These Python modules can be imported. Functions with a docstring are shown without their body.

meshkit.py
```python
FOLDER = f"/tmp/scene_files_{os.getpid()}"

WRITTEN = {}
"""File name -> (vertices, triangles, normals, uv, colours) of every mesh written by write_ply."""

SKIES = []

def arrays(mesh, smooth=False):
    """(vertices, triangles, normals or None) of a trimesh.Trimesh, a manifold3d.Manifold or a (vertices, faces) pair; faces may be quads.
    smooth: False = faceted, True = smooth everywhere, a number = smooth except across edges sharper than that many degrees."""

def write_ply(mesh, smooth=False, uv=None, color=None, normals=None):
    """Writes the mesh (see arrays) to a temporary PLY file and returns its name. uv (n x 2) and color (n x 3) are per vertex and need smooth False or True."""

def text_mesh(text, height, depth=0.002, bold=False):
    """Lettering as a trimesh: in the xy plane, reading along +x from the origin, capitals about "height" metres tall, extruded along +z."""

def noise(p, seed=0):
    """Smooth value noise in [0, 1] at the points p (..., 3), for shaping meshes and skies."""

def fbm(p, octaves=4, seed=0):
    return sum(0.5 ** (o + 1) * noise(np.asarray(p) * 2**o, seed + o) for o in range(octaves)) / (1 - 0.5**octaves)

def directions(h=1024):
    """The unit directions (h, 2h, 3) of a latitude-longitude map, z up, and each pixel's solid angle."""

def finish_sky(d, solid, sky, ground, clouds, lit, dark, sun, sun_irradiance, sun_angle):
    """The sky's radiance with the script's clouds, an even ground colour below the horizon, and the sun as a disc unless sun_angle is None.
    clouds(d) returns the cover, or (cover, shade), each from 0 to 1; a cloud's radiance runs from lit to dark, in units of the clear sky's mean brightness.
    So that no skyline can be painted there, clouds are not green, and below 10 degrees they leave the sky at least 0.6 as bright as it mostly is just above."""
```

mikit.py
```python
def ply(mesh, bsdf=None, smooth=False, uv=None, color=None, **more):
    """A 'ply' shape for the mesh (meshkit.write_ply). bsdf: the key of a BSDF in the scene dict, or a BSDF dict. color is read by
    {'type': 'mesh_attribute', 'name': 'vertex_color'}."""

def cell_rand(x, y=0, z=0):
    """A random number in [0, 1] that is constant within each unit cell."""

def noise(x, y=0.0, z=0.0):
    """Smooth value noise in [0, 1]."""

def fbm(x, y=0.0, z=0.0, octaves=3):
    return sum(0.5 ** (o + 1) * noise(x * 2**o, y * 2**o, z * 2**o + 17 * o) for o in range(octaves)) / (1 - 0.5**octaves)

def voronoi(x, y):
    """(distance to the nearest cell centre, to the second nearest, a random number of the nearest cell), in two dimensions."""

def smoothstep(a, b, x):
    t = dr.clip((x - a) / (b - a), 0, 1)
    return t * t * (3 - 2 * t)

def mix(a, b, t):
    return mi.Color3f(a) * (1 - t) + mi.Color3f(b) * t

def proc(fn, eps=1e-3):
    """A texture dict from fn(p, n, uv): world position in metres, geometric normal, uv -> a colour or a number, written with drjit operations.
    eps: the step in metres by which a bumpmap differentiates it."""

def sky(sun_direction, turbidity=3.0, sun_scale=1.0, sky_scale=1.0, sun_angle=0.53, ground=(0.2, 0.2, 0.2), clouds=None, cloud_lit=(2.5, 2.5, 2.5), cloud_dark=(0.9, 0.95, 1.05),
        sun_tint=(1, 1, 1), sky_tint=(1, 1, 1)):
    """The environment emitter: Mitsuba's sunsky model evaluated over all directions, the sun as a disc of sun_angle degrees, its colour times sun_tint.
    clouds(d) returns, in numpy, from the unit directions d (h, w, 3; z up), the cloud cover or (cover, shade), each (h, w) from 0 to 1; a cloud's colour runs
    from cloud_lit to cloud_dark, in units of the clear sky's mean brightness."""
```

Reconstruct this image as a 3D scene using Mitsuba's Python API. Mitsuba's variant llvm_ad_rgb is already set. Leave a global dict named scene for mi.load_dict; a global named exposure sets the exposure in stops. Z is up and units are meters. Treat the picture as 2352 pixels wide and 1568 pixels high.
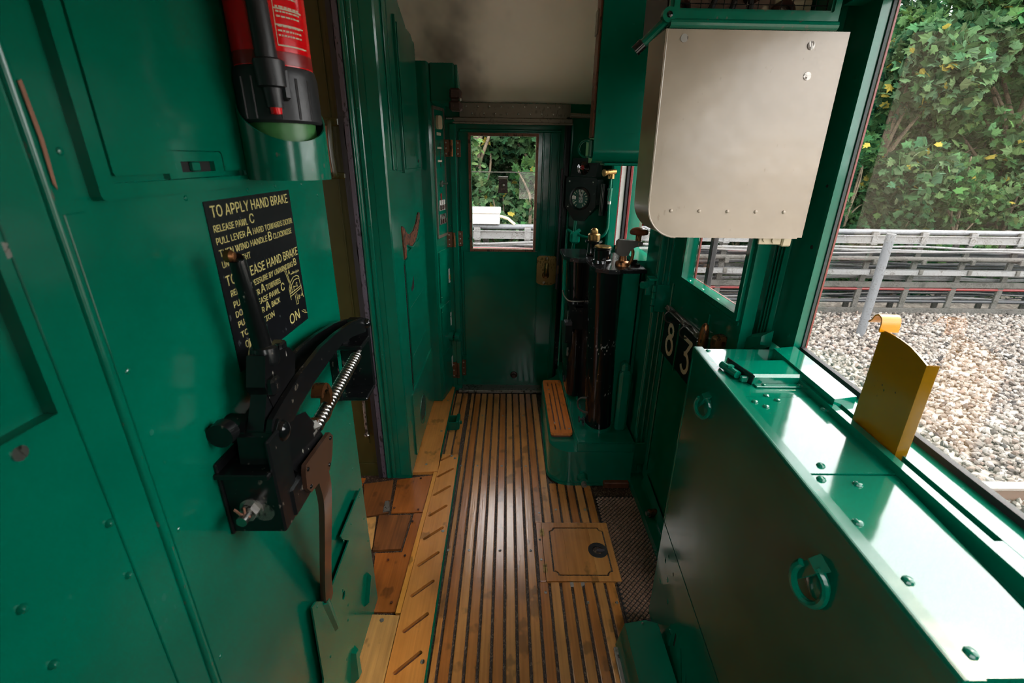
import math, random
import numpy as np, trimesh, shapely
import shapely.geometry as sg
from shapely import affinity
import drjit as dr
import mitsuba as mi
import mikit, meshkit
from mikit import noise, fbm, voronoi, smoothstep, mix, cell_rand, proc

T = mi.ScalarTransform4f
scene, labels = {}, {}
random.seed(7)
rng = np.random.default_rng(7)

# ------------------------------------------------------------------ camera, sky, exposure
exposure = 5.0
scene['camera'] = {
    'type': 'thinlens', 'aperture_radius': 0.0015, 'focus_distance': 1.7, 'fov': 2 * math.degrees(math.atan(1176 / 1055)), 'fov_axis': 'x', 'near_clip': 0.01, 'far_clip': 500.0,
    'to_world': T().look_at(origin=[0, 0, 1.45], target=[0.01333937, 0.92874396, 1.45 - 0.37048173], up=[-0.00967788, 0.37061726, 0.92873526])}


def overcast(d):
    n = meshkit.fbm(d * np.array([2.2, 2.2, 4.0]), octaves=4, seed=3)
    return np.clip(0.86 + 0.5 * (n - 0.5), 0, 1), np.clip(1.6 * (n - 0.38), 0, 1) * 0.6


scene['sky'] = mikit.sky([0.75, 0.45, 0.9], turbidity=4.0, sun_scale=0.05, sky_scale=1.0, sun_angle=12.0, ground=(0.16, 0.15, 0.14), clouds=overcast,
                         cloud_lit=(3.0, 2.95, 2.85), cloud_dark=(1.7, 1.72, 1.78))

# ------------------------------------------------------------------ materials


def S(r, g, b):
    f = lambda c: ((c / 255 + 0.055) / 1.055) ** 2.4 if c > 10 else c / 255 / 12.92
    return [f(r), f(g), f(b)]


def mat(name, col, rough=0.4, metal=0.0, spec=0.5, bump=None, bscale=0.001, beps=1e-3, **kw):
    base = col if isinstance(col, dict) else {'type': 'rgb', 'value': list(col)}
    b = {'type': 'principled', 'base_color': base, 'roughness': rough, 'metallic': metal, 'specular': spec, **kw}
    if bump is not None:
        b = {'type': 'bumpmap', 'arbitrary': proc(bump, beps), 'scale': bscale, 'inner': b}
    scene[name] = {'type': 'twosided', 'b': b}
    return name


def wavy(p, n, uv):
    return fbm(p.x * 26, p.y * 26, p.z * 26, 2)


def scuffed(c, chips, amount=0.64):
    def fn(p, n, uv):
        a = fbm(p.x * 9, p.y * 9, p.z * 9, 3)
        b = fbm(p.x * 150 + 3, p.y * 150, p.z * 60, 3)
        t = smoothstep(amount, amount + 0.05, 0.35 * a + 0.65 * b)
        return mix(mi.Color3f(c) * (0.86 + 0.28 * a), chips, t)
    return proc(fn)


GREEN = S(0, 90, 69)
mat('paint_green', scuffed(GREEN, S(30, 100, 82), 0.73), 0.17, spec=0.5, bump=wavy, bscale=0.0006)
mat('paint_green_worn', scuffed(GREEN, S(74, 84, 72), 0.665), 0.2, spec=0.5, bump=wavy, bscale=0.0008)
mat('paint_green_deep', scuffed(GREEN, S(30, 100, 82), 0.74), 0.14, spec=0.5, bump=wavy, bscale=0.0003)
mat('paint_teal', scuffed(GREEN, S(44, 104, 88), 0.72), 0.1, spec=1.0, bump=wavy, bscale=0.0003)
mat('paint_olive', scuffed(S(54, 54, 24), S(74, 68, 36), 0.74), 0.24)
mat('black_paint', scuffed(S(15, 16, 17), S(80, 74, 66), 0.68), 0.2)
mat('black_gloss', scuffed(S(10, 11, 12), S(120, 120, 115), 0.69), 0.1)
mat('black_chipped', scuffed(S(14, 14, 15), S(130, 126, 116), 0.66), 0.22)
mat('dark_grey', S(30, 30, 33), 0.4)
mat('rubber', S(22, 21, 24), 0.6)
mat('rubber_grey', scuffed(S(72, 66, 76), S(30, 28, 30), 0.6), 0.6)
mat('painted_shade_black', S(6, 7, 6), 0.7)  # near-black colour standing in for the shade inside recesses and gaps
mat('gunmetal', S(66, 62, 56), 0.4, metal=0.6)
mat('painted_reflection_brown', S(62, 42, 32), 0.14)  # black parts; the brown floor reflection is painted into the base colour
mat('steel', scuffed(S(170, 168, 162), S(90, 84, 76), 0.6), 0.3, metal=1.0)
mat('steel_dull', scuffed(S(150, 146, 140), S(70, 64, 58), 0.56), 0.42, metal=0.8)
mat('spring_steel', S(176, 172, 166), 0.22, metal=1.0)
mat('brass', scuffed(S(138, 112, 68), S(96, 76, 44), 0.56), 0.36, metal=1.0)
mat('bronze', scuffed(S(134, 88, 54), S(70, 50, 36), 0.56), 0.38, metal=0.9)
mat('hinge_brown', scuffed(S(104, 66, 46), S(60, 40, 30), 0.58), 0.4, metal=0.5)
mat('brown_block', scuffed(S(58, 36, 30), S(90, 66, 54), 0.6), 0.45)
mat('rusty', scuffed(S(112, 62, 40), S(52, 38, 32), 0.5), 0.5, metal=0.4)
mat('copper_pink', S(140, 96, 76), 0.45, metal=0.3)
mat('cream', scuffed(S(146, 133, 117), S(139, 125, 108), 0.74), 0.24, bump=wavy, bscale=0.0006)
mat('white', S(186, 184, 178), 0.45)
mat('ivory', S(184, 168, 138), 0.4)
mat('lettering', S(184, 172, 108), 0.5)
mat('lettering_white', S(184, 178, 156), 0.5)
mat('sign_black', scuffed(S(14, 15, 18), S(60, 64, 66), 0.72), 0.3)
mat('red_paint', S(208, 10, 20), 0.16)
mat('red_trim', S(110, 26, 24), 0.4)
mat('red_dark', S(120, 18, 20), 0.3)
mat('orange', S(206, 130, 12), 0.22)
mat('yellow_paint', scuffed(S(136, 94, 2), S(50, 50, 16), 0.73), 0.16)
mat('green_plastic', S(60, 112, 60), 0.4)
mat('dial_green', S(26, 70, 58), 0.3)
mat('knob_wood', S(92, 44, 26), 0.12)
mat('aluminium', scuffed(S(120, 112, 100), S(100, 92, 80), 0.6), 0.36, metal=0.6)
mat('roof_paint', proc(lambda p, n, uv: mix(mi.Color3f(S(232, 218, 198)), S(84, 72, 64),
    0.8 * smoothstep(0.42, 0.95, 0.6 * fbm(p.x * 7 + 2, p.y * 4, p.z * 5, 4) + 0.55 * smoothstep(0.30, 0.0, dr.sqrt(dr.square(p.x + 0.27) + dr.square((p.z - 1.87) * 0.7)))))), 0.45, bump=wavy, bscale=0.001)
mat('pane_grime', S(120, 124, 120), 0.6)
scene['glass'] = {'type': 'thindielectric', 'int_ior': 1.5}
scene['lens_glass'] = {'type': 'dielectric', 'int_ior': 1.5}


def wood(c1, c2, seed, stain=0.0, along='y', dirt=S(40, 28, 20)):
    def fn(p, n, uv):
        u, v = (p.x, p.y) if along == 'y' else (p.y, p.x)
        g = fbm(u * 160 + seed * 13.1, v * 5 + seed * 7.7, p.z * 120, 3)
        g2 = fbm(u * 30 + seed * 3.3, v * 9, seed, 2)
        s = smoothstep(0.62, 0.72, fbm(u * 22 + seed, v * 16 + seed * 2, 1.7, 4))
        k = smoothstep(0.58 - stain, 0.95 - stain, fbm(u * 8 + 4 * seed, v * 5, 2.2, 3))
        c = mix(mi.Color3f(c1), c2, dr.clip(0.75 * g + 0.5 * (g2 - 0.3), 0, 1))
        return mix(c, dirt, dr.clip(0.4 * s + 0.5 * k, 0, 0.8))
    return proc(fn)


def grain_bump(p, n, uv):
    return fbm(p.x * 220, p.y * 12, p.z * 100, 2)


for i, (a, b) in enumerate([((204, 142, 76), (168, 104, 48)), ((196, 132, 66), (160, 96, 44)), ((210, 150, 84), (176, 114, 58)), ((190, 122, 58), (150, 86, 38))]):
    mat(f'slat_wood_{i}', wood(S(*a), S(*b), i + 1.0), 0.22, spec=1.0, bump=grain_bump, bscale=0.0002)
mat('board_wood', wood(S(216, 150, 76), S(180, 112, 48), 5.0), 0.3, bump=grain_bump, bscale=0.0003)
mat('edge_wood', wood(S(222, 158, 70), S(196, 128, 48), 6.0), 0.32)
mat('worn_plywood', wood(S(176, 104, 44), S(122, 64, 26), 7.0, stain=0.08), 0.3)
mat('worn_plywood_dark', wood(S(150, 92, 46), S(92, 54, 28), 8.0, stain=0.13), 0.36)
mat('bare_plank', wood(S(206, 160, 92), S(150, 106, 54), 9.0, stain=0.1), 0.5)
mat('saloon_wood', wood(S(186, 104, 42), S(140, 70, 26), 10.0, along='x'), 0.3)
mat('groove_dark', proc(lambda p, n, uv: mix(mi.Color3f(S(50, 34, 26)), S(104, 88, 70), smoothstep(0.6, 0.8, noise(p.x * 400, p.y * 260, 2.0)))), 0.6)
mat('step_wood', wood(S(210, 128, 58), S(168, 88, 36), 11.0), 0.22)
mat('dark_block_wood', wood(S(96, 54, 34), S(70, 38, 26), 12.0), 0.4)


# ------------------------------------------------------------------ geometry helpers
class F:
    """A frame: origin o, axes u, v and n; geometry given as (a, b, c) goes to o + a u + b v + c n."""
    def __init__(s, o, u, v, n):
        s.o, s.u, s.v, s.n = (np.asarray(x, float) for x in (o, u, v, n))
        s.m = np.stack([s.u, s.v, s.n], 1)
        s.flip = np.linalg.det(s.m) < 0

    def __call__(s, mesh):
        m = mesh.copy()
        m.vertices = m.vertices @ s.m.T + s.o
        if s.flip:
            m.invert()
        return m

    def p(s, a, b, c=0.0):
        return s.o + a * s.u + b * s.v + c * s.n


FL = F([-0.455, 0, 0], [0, 1, 0], [0, 0, 1], [1, 0, 0])      # bulkhead panel: (y, z, off the wall)
FX = lambda x: F([x, 0, 0], [0, 1, 0], [0, 0, 1], [1, 0, 0])    # faces +x: (y, z, off)
FR = lambda x: F([x, 0, 0], [0, 1, 0], [0, 0, 1], [-1, 0, 0])   # faces -x: (y, z, off), mirrored
FRt = lambda x: F([x, 0, 0], [0, -1, 0], [0, 0, 1], [-1, 0, 0])  # faces -x, reading frame: (-y, z, off)
FY = lambda y: F([0, y, 0], [1, 0, 0], [0, 0, 1], [0, -1, 0])   # faces the near side: (x, z, off)
FZ = lambda z: F([0, 0, z], [1, 0, 0], [0, 1, 0], [0, 0, 1])    # top surface: (x, y, up)
FD = lambda z: F([0, 0, z], [1, 0, 0], [0, 1, 0], [0, 0, -1])
FV = np.array([0.058, 0.841]) / math.hypot(0.058, 0.841)
FC = F([0.449, 0.289, 0], [FV[0], FV[1], 0], [0, 0, 1], [-FV[1], FV[0], 0])  # console face: (along, z, off)


def hull(pts):
    return trimesh.Trimesh(np.asarray(pts, float)).convex_hull if len(pts) > 3 else None


def bx(x0, x1, y0, y1, z0, z1, b=0.002):
    x0, x1 = sorted((x0, x1)); y0, y1 = sorted((y0, y1)); z0, z1 = sorted((z0, z1))
    b = min(b, (x1 - x0) * 0.45, (y1 - y0) * 0.45, (z1 - z0) * 0.45)
    if b <= 1e-5:
        return trimesh.creation.box(bounds=[[x0, y0, z0], [x1, y1, z1]])
    P = []
    for sx in (0, 1):
        for sy in (0, 1):
            for sz in (0, 1):
                c = np.array([x1 if sx else x0, y1 if sy else y0, z1 if sz else z0])
                d = np.array([-b if sx else b, -b if sy else b, -b if sz else b])
                for k in range(3):
                    q = c + d; q[k] = c[k]; P.append(q)
    return trimesh.convex.convex_hull(np.array(P))


def cat(*ms):
    ms = [m for q in ms for m in (q if isinstance(q, (list, tuple)) else [q])]
    return trimesh.util.concatenate(ms) if len(ms) > 1 else ms[0]


def tube(pts, r, n=10, cap=True):
    p = np.asarray(pts, float)
    r = np.broadcast_to(np.asarray(r, float), (len(p),))
    t = np.gradient(p, axis=0); t /= np.linalg.norm(t, axis=1, keepdims=True) + 1e-12
    a = np.zeros_like(p); ref = np.array([0, 0, 1.0]) if abs(t[0, 2]) < 0.9 else np.array([1.0, 0, 0])
    a[0] = np.cross(t[0], ref); a[0] /= np.linalg.norm(a[0])
    for i in range(1, len(p)):
        q = a[i - 1] - t[i] * (a[i - 1] @ t[i]); a[i] = q / (np.linalg.norm(q) + 1e-12)
    b = np.cross(t, a); an = np.arange(n) * 2 * np.pi / n
    v = p[:, None] + r[:, None, None] * (np.cos(an)[None, :, None] * a[:, None] + np.sin(an)[None, :, None] * b[:, None])
    i, j = np.meshgrid(np.arange(len(p) - 1), np.arange(n), indexing='ij')
    q = np.stack([i * n + j, i * n + (j + 1) % n, (i + 1) * n + (j + 1) % n, (i + 1) * n + j], -1).reshape(-1, 4)
    f = np.vstack([q[:, [0, 1, 2]], q[:, [0, 2, 3]]])
    V = v.reshape(-1, 3)
    if cap:
        k = len(V); V = np.vstack([V, p[0], p[-1]]); L = (len(p) - 1) * n
        f = np.vstack([f, [[k, (j + 1) % n, j] for j in range(n)], [[k + 1, L + j, L + (j + 1) % n] for j in range(n)]])
    return trimesh.Trimesh(V, f, process=False)


def spl(pts, m=8):
    p = np.asarray(pts, float); q = np.vstack([2 * p[0] - p[1], p, 2 * p[-1] - p[-2]]); out = []
    for i in range(len(p) - 1):
        a, b, c, d = q[i:i + 4]
        for t in np.arange(m) / m:
            out.append(0.5 * (2 * b + (c - a) * t + (2 * a - 5 * b + 4 * c - d) * t * t + (3 * b - a - 3 * c + d) * t ** 3))
    return np.array(out + [p[-1]])


def cyl(p, q, r, r2=None, n=18, ch=0.0):
    p, q = np.asarray(p, float), np.asarray(q, float); r2 = r if r2 is None else r2
    if ch:
        d = (q - p) / np.linalg.norm(q - p)
        return lathe([(0, 0), (r - ch, 0), (r, ch), (r2, np.linalg.norm(q - p) - ch), (r2 - ch, np.linalg.norm(q - p)), (0, np.linalg.norm(q - p))], p, d, n)
    return tube([p, q], [r, r2], n)


def lathe(prof, o, axis=(0, 0, 1), n=24):
    m = trimesh.creation.revolve(np.asarray(prof, float), sections=n)
    m.apply_transform(trimesh.geometry.align_vectors([0, 0, 1], np.asarray(axis, float)))
    m.apply_translation(o)
    return m


def prism(poly, fr, c0, c1):
    if not isinstance(poly, (sg.Polygon, sg.MultiPolygon)):
        poly = sg.Polygon(poly)
    ms = []
    for g in getattr(poly, 'geoms', [poly]):
        m = trimesh.creation.extrude_polygon(g, c1 - c0, engine='earcut'); m.apply_translation([0, 0, c0]); ms.append(m)
    return fr(cat(ms))


def fbx(fr, a0, a1, b0, b1, c0, c1, b=0.002):
    return fr(bx(a0, a1, b0, b1, c0, c1, b))


def rpoly(a0, a1, b0, b1, r, q=4):
    return sg.box(min(a0, a1) + r, min(b0, b1) + r, max(a0, a1) - r, max(b0, b1) - r).buffer(r, quad_segs=q) if r > 0 else sg.box(min(a0, a1), min(b0, b1), max(a0, a1), max(b0, b1))


def line(pts, w, cap='round'):
    return sg.LineString(pts).buffer(w / 2, quad_segs=4, cap_style=cap)


def dome(fr, a, b, r=0.005, h=None, c=0.0, n=10):
    h = r * 0.6 if h is None else h
    prof = [(r, -0.0004), (r, h * 0.25), (r * 0.8, h * 0.7), (r * 0.45, h * 0.94), (0, h)]
    m = trimesh.creation.revolve(np.array(prof), sections=n); m.apply_translation([a, b, c])
    return fr(m)


def screw(fr, a, b, r=0.006, c=0.0, ang=0.5, h=0.0016):
    d = sg.Point(0, 0).buffer(r, quad_segs=4)
    sl = affinity.rotate(sg.box(-r * 2, -r * 0.16, r * 2, r * 0.16), math.degrees(ang), origin=(0, 0))
    g = affinity.translate(d.difference(sl), a, b)
    return cat(prism(g, fr, c, c + h), prism(affinity.translate(d, a, b), fr, c - 0.0005, c + h * 0.35))


_text = {}


def text(s, fr, a, b, w, h, c=0.0, d=0.0006, bold=False):
    """Lettering whose box is w wide and whose capitals are h tall, its lower left corner at (a, b) of the frame."""
    if (s, bold) not in _text:
        _text[s, bold] = meshkit.text_mesh(s, 1.0, 1.0, bold)
    m = _text[s, bold].copy()
    lo, hi = m.bounds
    if w is None:
        w = (hi[0] - lo[0]) * h
    m.apply_translation([-lo[0], 0, 0]); m.apply_scale([w / (hi[0] - lo[0]), h, d]); m.apply_translation([a, b, c])
    return fr(m)


# ------------------------------------------------------------------ naming helpers
def numbered(k):
    if not any(x == k or x.startswith(k + '__') for x in scene) and k not in labels:
        return k
    i = 1
    while any(x == f'{k}_{i:03d}' or x.startswith(f'{k}_{i:03d}__') for x in scene) or f'{k}_{i:03d}' in labels:
        i += 1
    return f'{k}_{i:03d}'


def thing(name, label, cat_, group=None):
    k = numbered(name); labels[k] = {'label': label, 'category': cat_}
    if group:
        labels[k]['group'] = group
    return k


def solo(name, mesh, m, label, cat_, group=None, smooth=30, kind=None, **kw):
    k = thing(name, label, cat_, group)
    if kind:
        labels[k]['kind'] = kind
    scene[k] = mikit.ply(mesh, m, smooth=smooth, **kw)
    return k


def part(parent, name, mesh, m, smooth=30, label=None, kind=None, **kw):
    k = numbered(f'{parent}__{name}')
    scene[k] = mikit.ply(mesh, m, smooth=smooth, **kw)
    if label or kind:
        labels[k] = {x: y for x, y in (('label', label), ('kind', kind)) if y}
    return k


def struct(name, mesh=None, m=None, label=None, smooth=30):
    k = numbered(name); labels[k] = {'kind': 'structure'}
    if label:
        labels[k]['label'] = label
    if mesh is not None:
        scene[k] = mikit.ply(mesh, m, smooth=smooth)
    return k


_shared = {}


def stamp(parent, name, kind, mesh, m, fr, a, b, c=0.0, smooth=30):
    """A repeat of one small mesh given in frame coordinates: all share its ply file."""
    if (kind, m) not in _shared:
        _shared[kind, m] = mikit.ply(mesh(), m, smooth=smooth)
    M = np.eye(4); M[:3, :3] = fr.m; M[:3, 3] = fr.p(a, b, c)
    if fr.flip:
        M[:3, 0] *= -1
    k = numbered(f'{parent}__{name}')
    scene[k] = {**_shared[kind, m], 'to_world': T(M)}
    return k


def rivets(parent, fr, pts, r=0.005, m='paint_green', h=None, c=0.0, name='rivet'):
    unit = F([0, 0, 0], [1, 0, 0], [0, 1, 0], [0, 0, 1])
    for a, b in pts:
        stamp(parent, name, ('dome', r, h), lambda: dome(unit, 0, 0, r, h), m, fr, a, b, c)


def screws(parent, fr, pts, r=0.006, m='steel_dull', c=0.0, name='screw'):
    unit = F([0, 0, 0], [1, 0, 0], [0, 1, 0], [0, 0, 1])
    for i, (a, b) in enumerate(pts):
        ang = (i * 1.3 + 0.6) % 3.1
        stamp(parent, name, ('screw', r, round(ang, 2)), lambda: screw(unit, 0, 0, r, 0, ang), m, fr, a, b, c)


# ================================================================== THE SETTING
# ---- floor: slats with recessed grooves, raised boards on the bulkhead side
fl = struct('floor')
part(fl, 'base', bx(-0.62, 0.66, -0.3, 2.78, -0.05, -0.009, 0), 'groove_dark', smooth=False)
HX0, HX1, HY0, HY1 = 0.134, 0.44, 1.247, 1.540
k = 0
for i in range(-4, 17):
    x0, x1 = -0.2 + 0.041 * i + 0.005, -0.2 + 0.041 * (i + 1) - 0.005
    if i == -1:
        x0 = -0.222
    y0, y1 = (1.985, 2.7) if i < -1 else (-0.25, 2.7)
    if x1 > 0.207:
        y1 = 1.80
    if x0 > 0.41:
        y1 = 1.085
    segs = [(y0, y1)]
    if x1 > HX0 + 0.01 and x0 < HX1 - 0.01:
        segs = [(y0, HY0 - 0.002), (HY1 + 0.002, y1)]
    if y1 < HY0:
        segs = [(y0, y1)]
    for s0, s1 in segs:
        part(fl, 'slat', bx(x0, x1, s0, s1, -0.012, 0.0, 0.0022), f'slat_wood_{(i * 7 + 3) % 4}')
scr = []
for i in (-1, 1, 4, 7, 9, 11):
    scr += [(-0.2 + 0.041 * i + 0.0205, y) for y in (0.62, 1.39, 1.93, 2.42) if not (i >= 9 and y > 1.2)]
screws(fl, FZ(0.0), scr, 0.0055, 'steel_dull')
screws(fl, FZ(0.0), [(0.152, 1.20), (0.40, 1.16), (0.298, 1.16), (0.155, 1.60), (0.23, 1.62), (0.36, 1.62)], 0.0055, 'steel_dull')
part(fl, 'latch_strip', bx(0.245, 0.325, 1.226, 1.245, -0.010, -0.0005, 0.001), 'steel_dull', label='small steel strip in front of the hatch')
# ribbed rubber mat
matp = sg.Polygon([(0.419, 1.085), (0.505, 1.09), (0.56, 1.22), (0.635, 1.42), (0.65, 1.712), (0.419, 1.712)])
mt = thing('floor_mat', 'dark ribbed rubber mat on the floor between the slats and the green console', 'mat')
part(mt, 'backing', prism(matp, FZ(0), -0.008, -0.003), 'rubber', smooth=False)
V, Fc = [], []
for iy in range(66):
    for ix in range(13):
        cx, cy = 0.428 + ix * 0.0185 + (0.00925 if iy % 2 else 0), 1.094 + iy * 0.00935
        if matp.buffer(-0.006).contains(sg.Point(cx, cy)):
            s, s2 = 0.0085, 0.0074; o = len(V)
            V += [(cx - s, cy, -0.004), (cx, cy - s2, -0.004), (cx + s, cy, -0.004), (cx, cy + s2, -0.004), (cx - s * .5, cy, 0.0014), (cx, cy - s2 * .5, 0.0014), (cx + s * .5, cy, 0.0014), (cx, cy + s2 * .5, 0.0014)]
            for a in range(4):
                b = (a + 1) % 4; Fc += [(o + a, o + b, o + 4 + b), (o + a, o + 4 + b, o + 4 + a)]
            Fc += [(o + 4, o + 5, o + 6), (o + 4, o + 6, o + 7)]
mat('mat_rubber', S(136, 106, 88), 0.32)
part(mt, 'studs', trimesh.Trimesh(V, Fc, process=False), 'mat_rubber', smooth=False, kind='stuff')

# raised boards along the bulkhead
slots = sg.MultiPolygon([line([(-0.318, 0.387 + 0.129 * i), (-0.255, 0.447 + 0.129 * i)], 0.013) for i in range(13)])
board = sg.Polygon([(-0.350, -0.2), (-0.222, -0.2), (-0.238, 1.985), (-0.322, 1.985), (-0.343, 1.09)]).difference(slots)
sb = struct('trim_1', label='raised wooden tread board with ten slanting grooves beside the floor slats')
part(sb, 'board', prism(board, FZ(0), 0.012, 0.03), 'board_wood')
part(sb, 'groove_bed', prism([(-0.348, -0.2), (-0.226, -0.2), (-0.242, 1.98), (-0.32, 1.98), (-0.341, 1.09)], FZ(0), 0.0, 0.0165), 'dark_block_wood', smooth=False)
part(sb, 'edge_strip', prism([(-0.2215, -0.2), (-0.217, -0.2), (-0.233, 1.985), (-0.2375, 1.985)], FZ(0), 0.0, 0.024), 'paint_green_deep', label='thin green edging strip')
part(sb, 'lip', prism([(-0.3615, 1.096), (-0.3445, 1.096), (-0.327, 1.84), (-0.344, 1.84)], FZ(0), 0.0, 0.0295), 'edge_wood')
screws(sb, FZ(0.03), [(-0.243, 0.935), (-0.25, 1.46), (-0.252, 1.95), (-0.272, 1.97)], 0.0068, 'steel_dull')
lb = struct('trim_2', label='worn wooden boards along the foot of the green bulkhead')
part(lb, 'plank', prism([(-0.47, -0.2), (-0.3515, -0.2), (-0.3455, 1.088), (-0.47, 1.092)], FZ(0), 0.0, 0.029), 'bare_plank')
part(lb, 'plank', prism([(-0.455, 1.835), (-0.325, 1.845), (-0.3335, 2.0), (-0.337, 2.74), (-0.455, 2.74)], FZ(0), 0.0, 0.03), 'board_wood')
part(lb, 'edge_strip', prism([(-0.3325, 1.99), (-0.328, 1.99), (-0.331, 2.72), (-0.3365, 2.72)], FZ(0), 0.0, 0.026), 'paint_green_deep')
screws(lb, FZ(0.0292), [(-0.40, 1.07), (-0.41, 0.6), (-0.39, 1.90), (-0.355, 2.2), (-0.36, 2.55)], 0.0068, 'steel_dull')
wp = [('worn_plywood', [(-0.512, 1.795), (-0.372, 1.825), (-0.347, 1.83), (-0.352, 1.58), (-0.49, 1.572)]),
      ('worn_plywood_dark', [(-0.66, 1.76), (-0.527, 1.79), (-0.498, 1.572), (-0.60, 1.545)]),
      ('worn_plywood_dark', [(-0.537, 1.556), (-0.398, 1.558), (-0.402, 1.372), (-0.512, 1.364)]),
      ('worn_plywood', [(-0.391, 1.572), (-0.352, 1.574), (-0.362, 1.106), (-0.454, 1.106), (-0.50, 1.357), (-0.398, 1.362)]),
      ('bare_plank', [(-0.62, 1.535), (-0.545, 1.55), (-0.515, 1.38), (-0.56, 1.30)])]
for j, (m, pp) in enumerate(wp):
    part(lb, 'plywood_piece', prism(sg.Polygon(pp).buffer(-0.0015), FZ(0), 0.0, 0.020 + 0.0025 * (j % 3)), m, label='worn stained plywood patch')
part(lb, 'base', bx(-0.72, -0.345, 1.095, 1.84, 0.0, 0.014, 0), 'groove_dark', smooth=False)
part(lb, 'metal_strip', prism([(-0.53, 1.64), (-0.512, 1.645), (-0.496, 1.58), (-0.524, 1.572)], FZ(0), 0.02, 0.0262), 'steel_dull')
screws(lb, FZ(0.0245), [(-0.40, 1.80), (-0.48, 1.60), (-0.375, 1.59), (-0.385, 1.52), (-0.44, 1.32), (-0.38, 1.34), (-0.385, 1.14), (-0.44, 1.13)], 0.005, 'rusty')
sf = struct('floor_2', label='orange ribbed wooden floor of the passenger saloon beyond the doorway')
for j in range(14):
    part(sf, 'slat', bx(-1.45, -0.665, 1.19 + 0.045 * j, 1.228 + 0.045 * j, -0.01, 0.016, 0.002), 'saloon_wood')
part(sf, 'base', bx(-4.25, -0.62, -0.15, 2.85, -0.05, 0.003, 0), 'saloon_wood', smooth=False)

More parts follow.
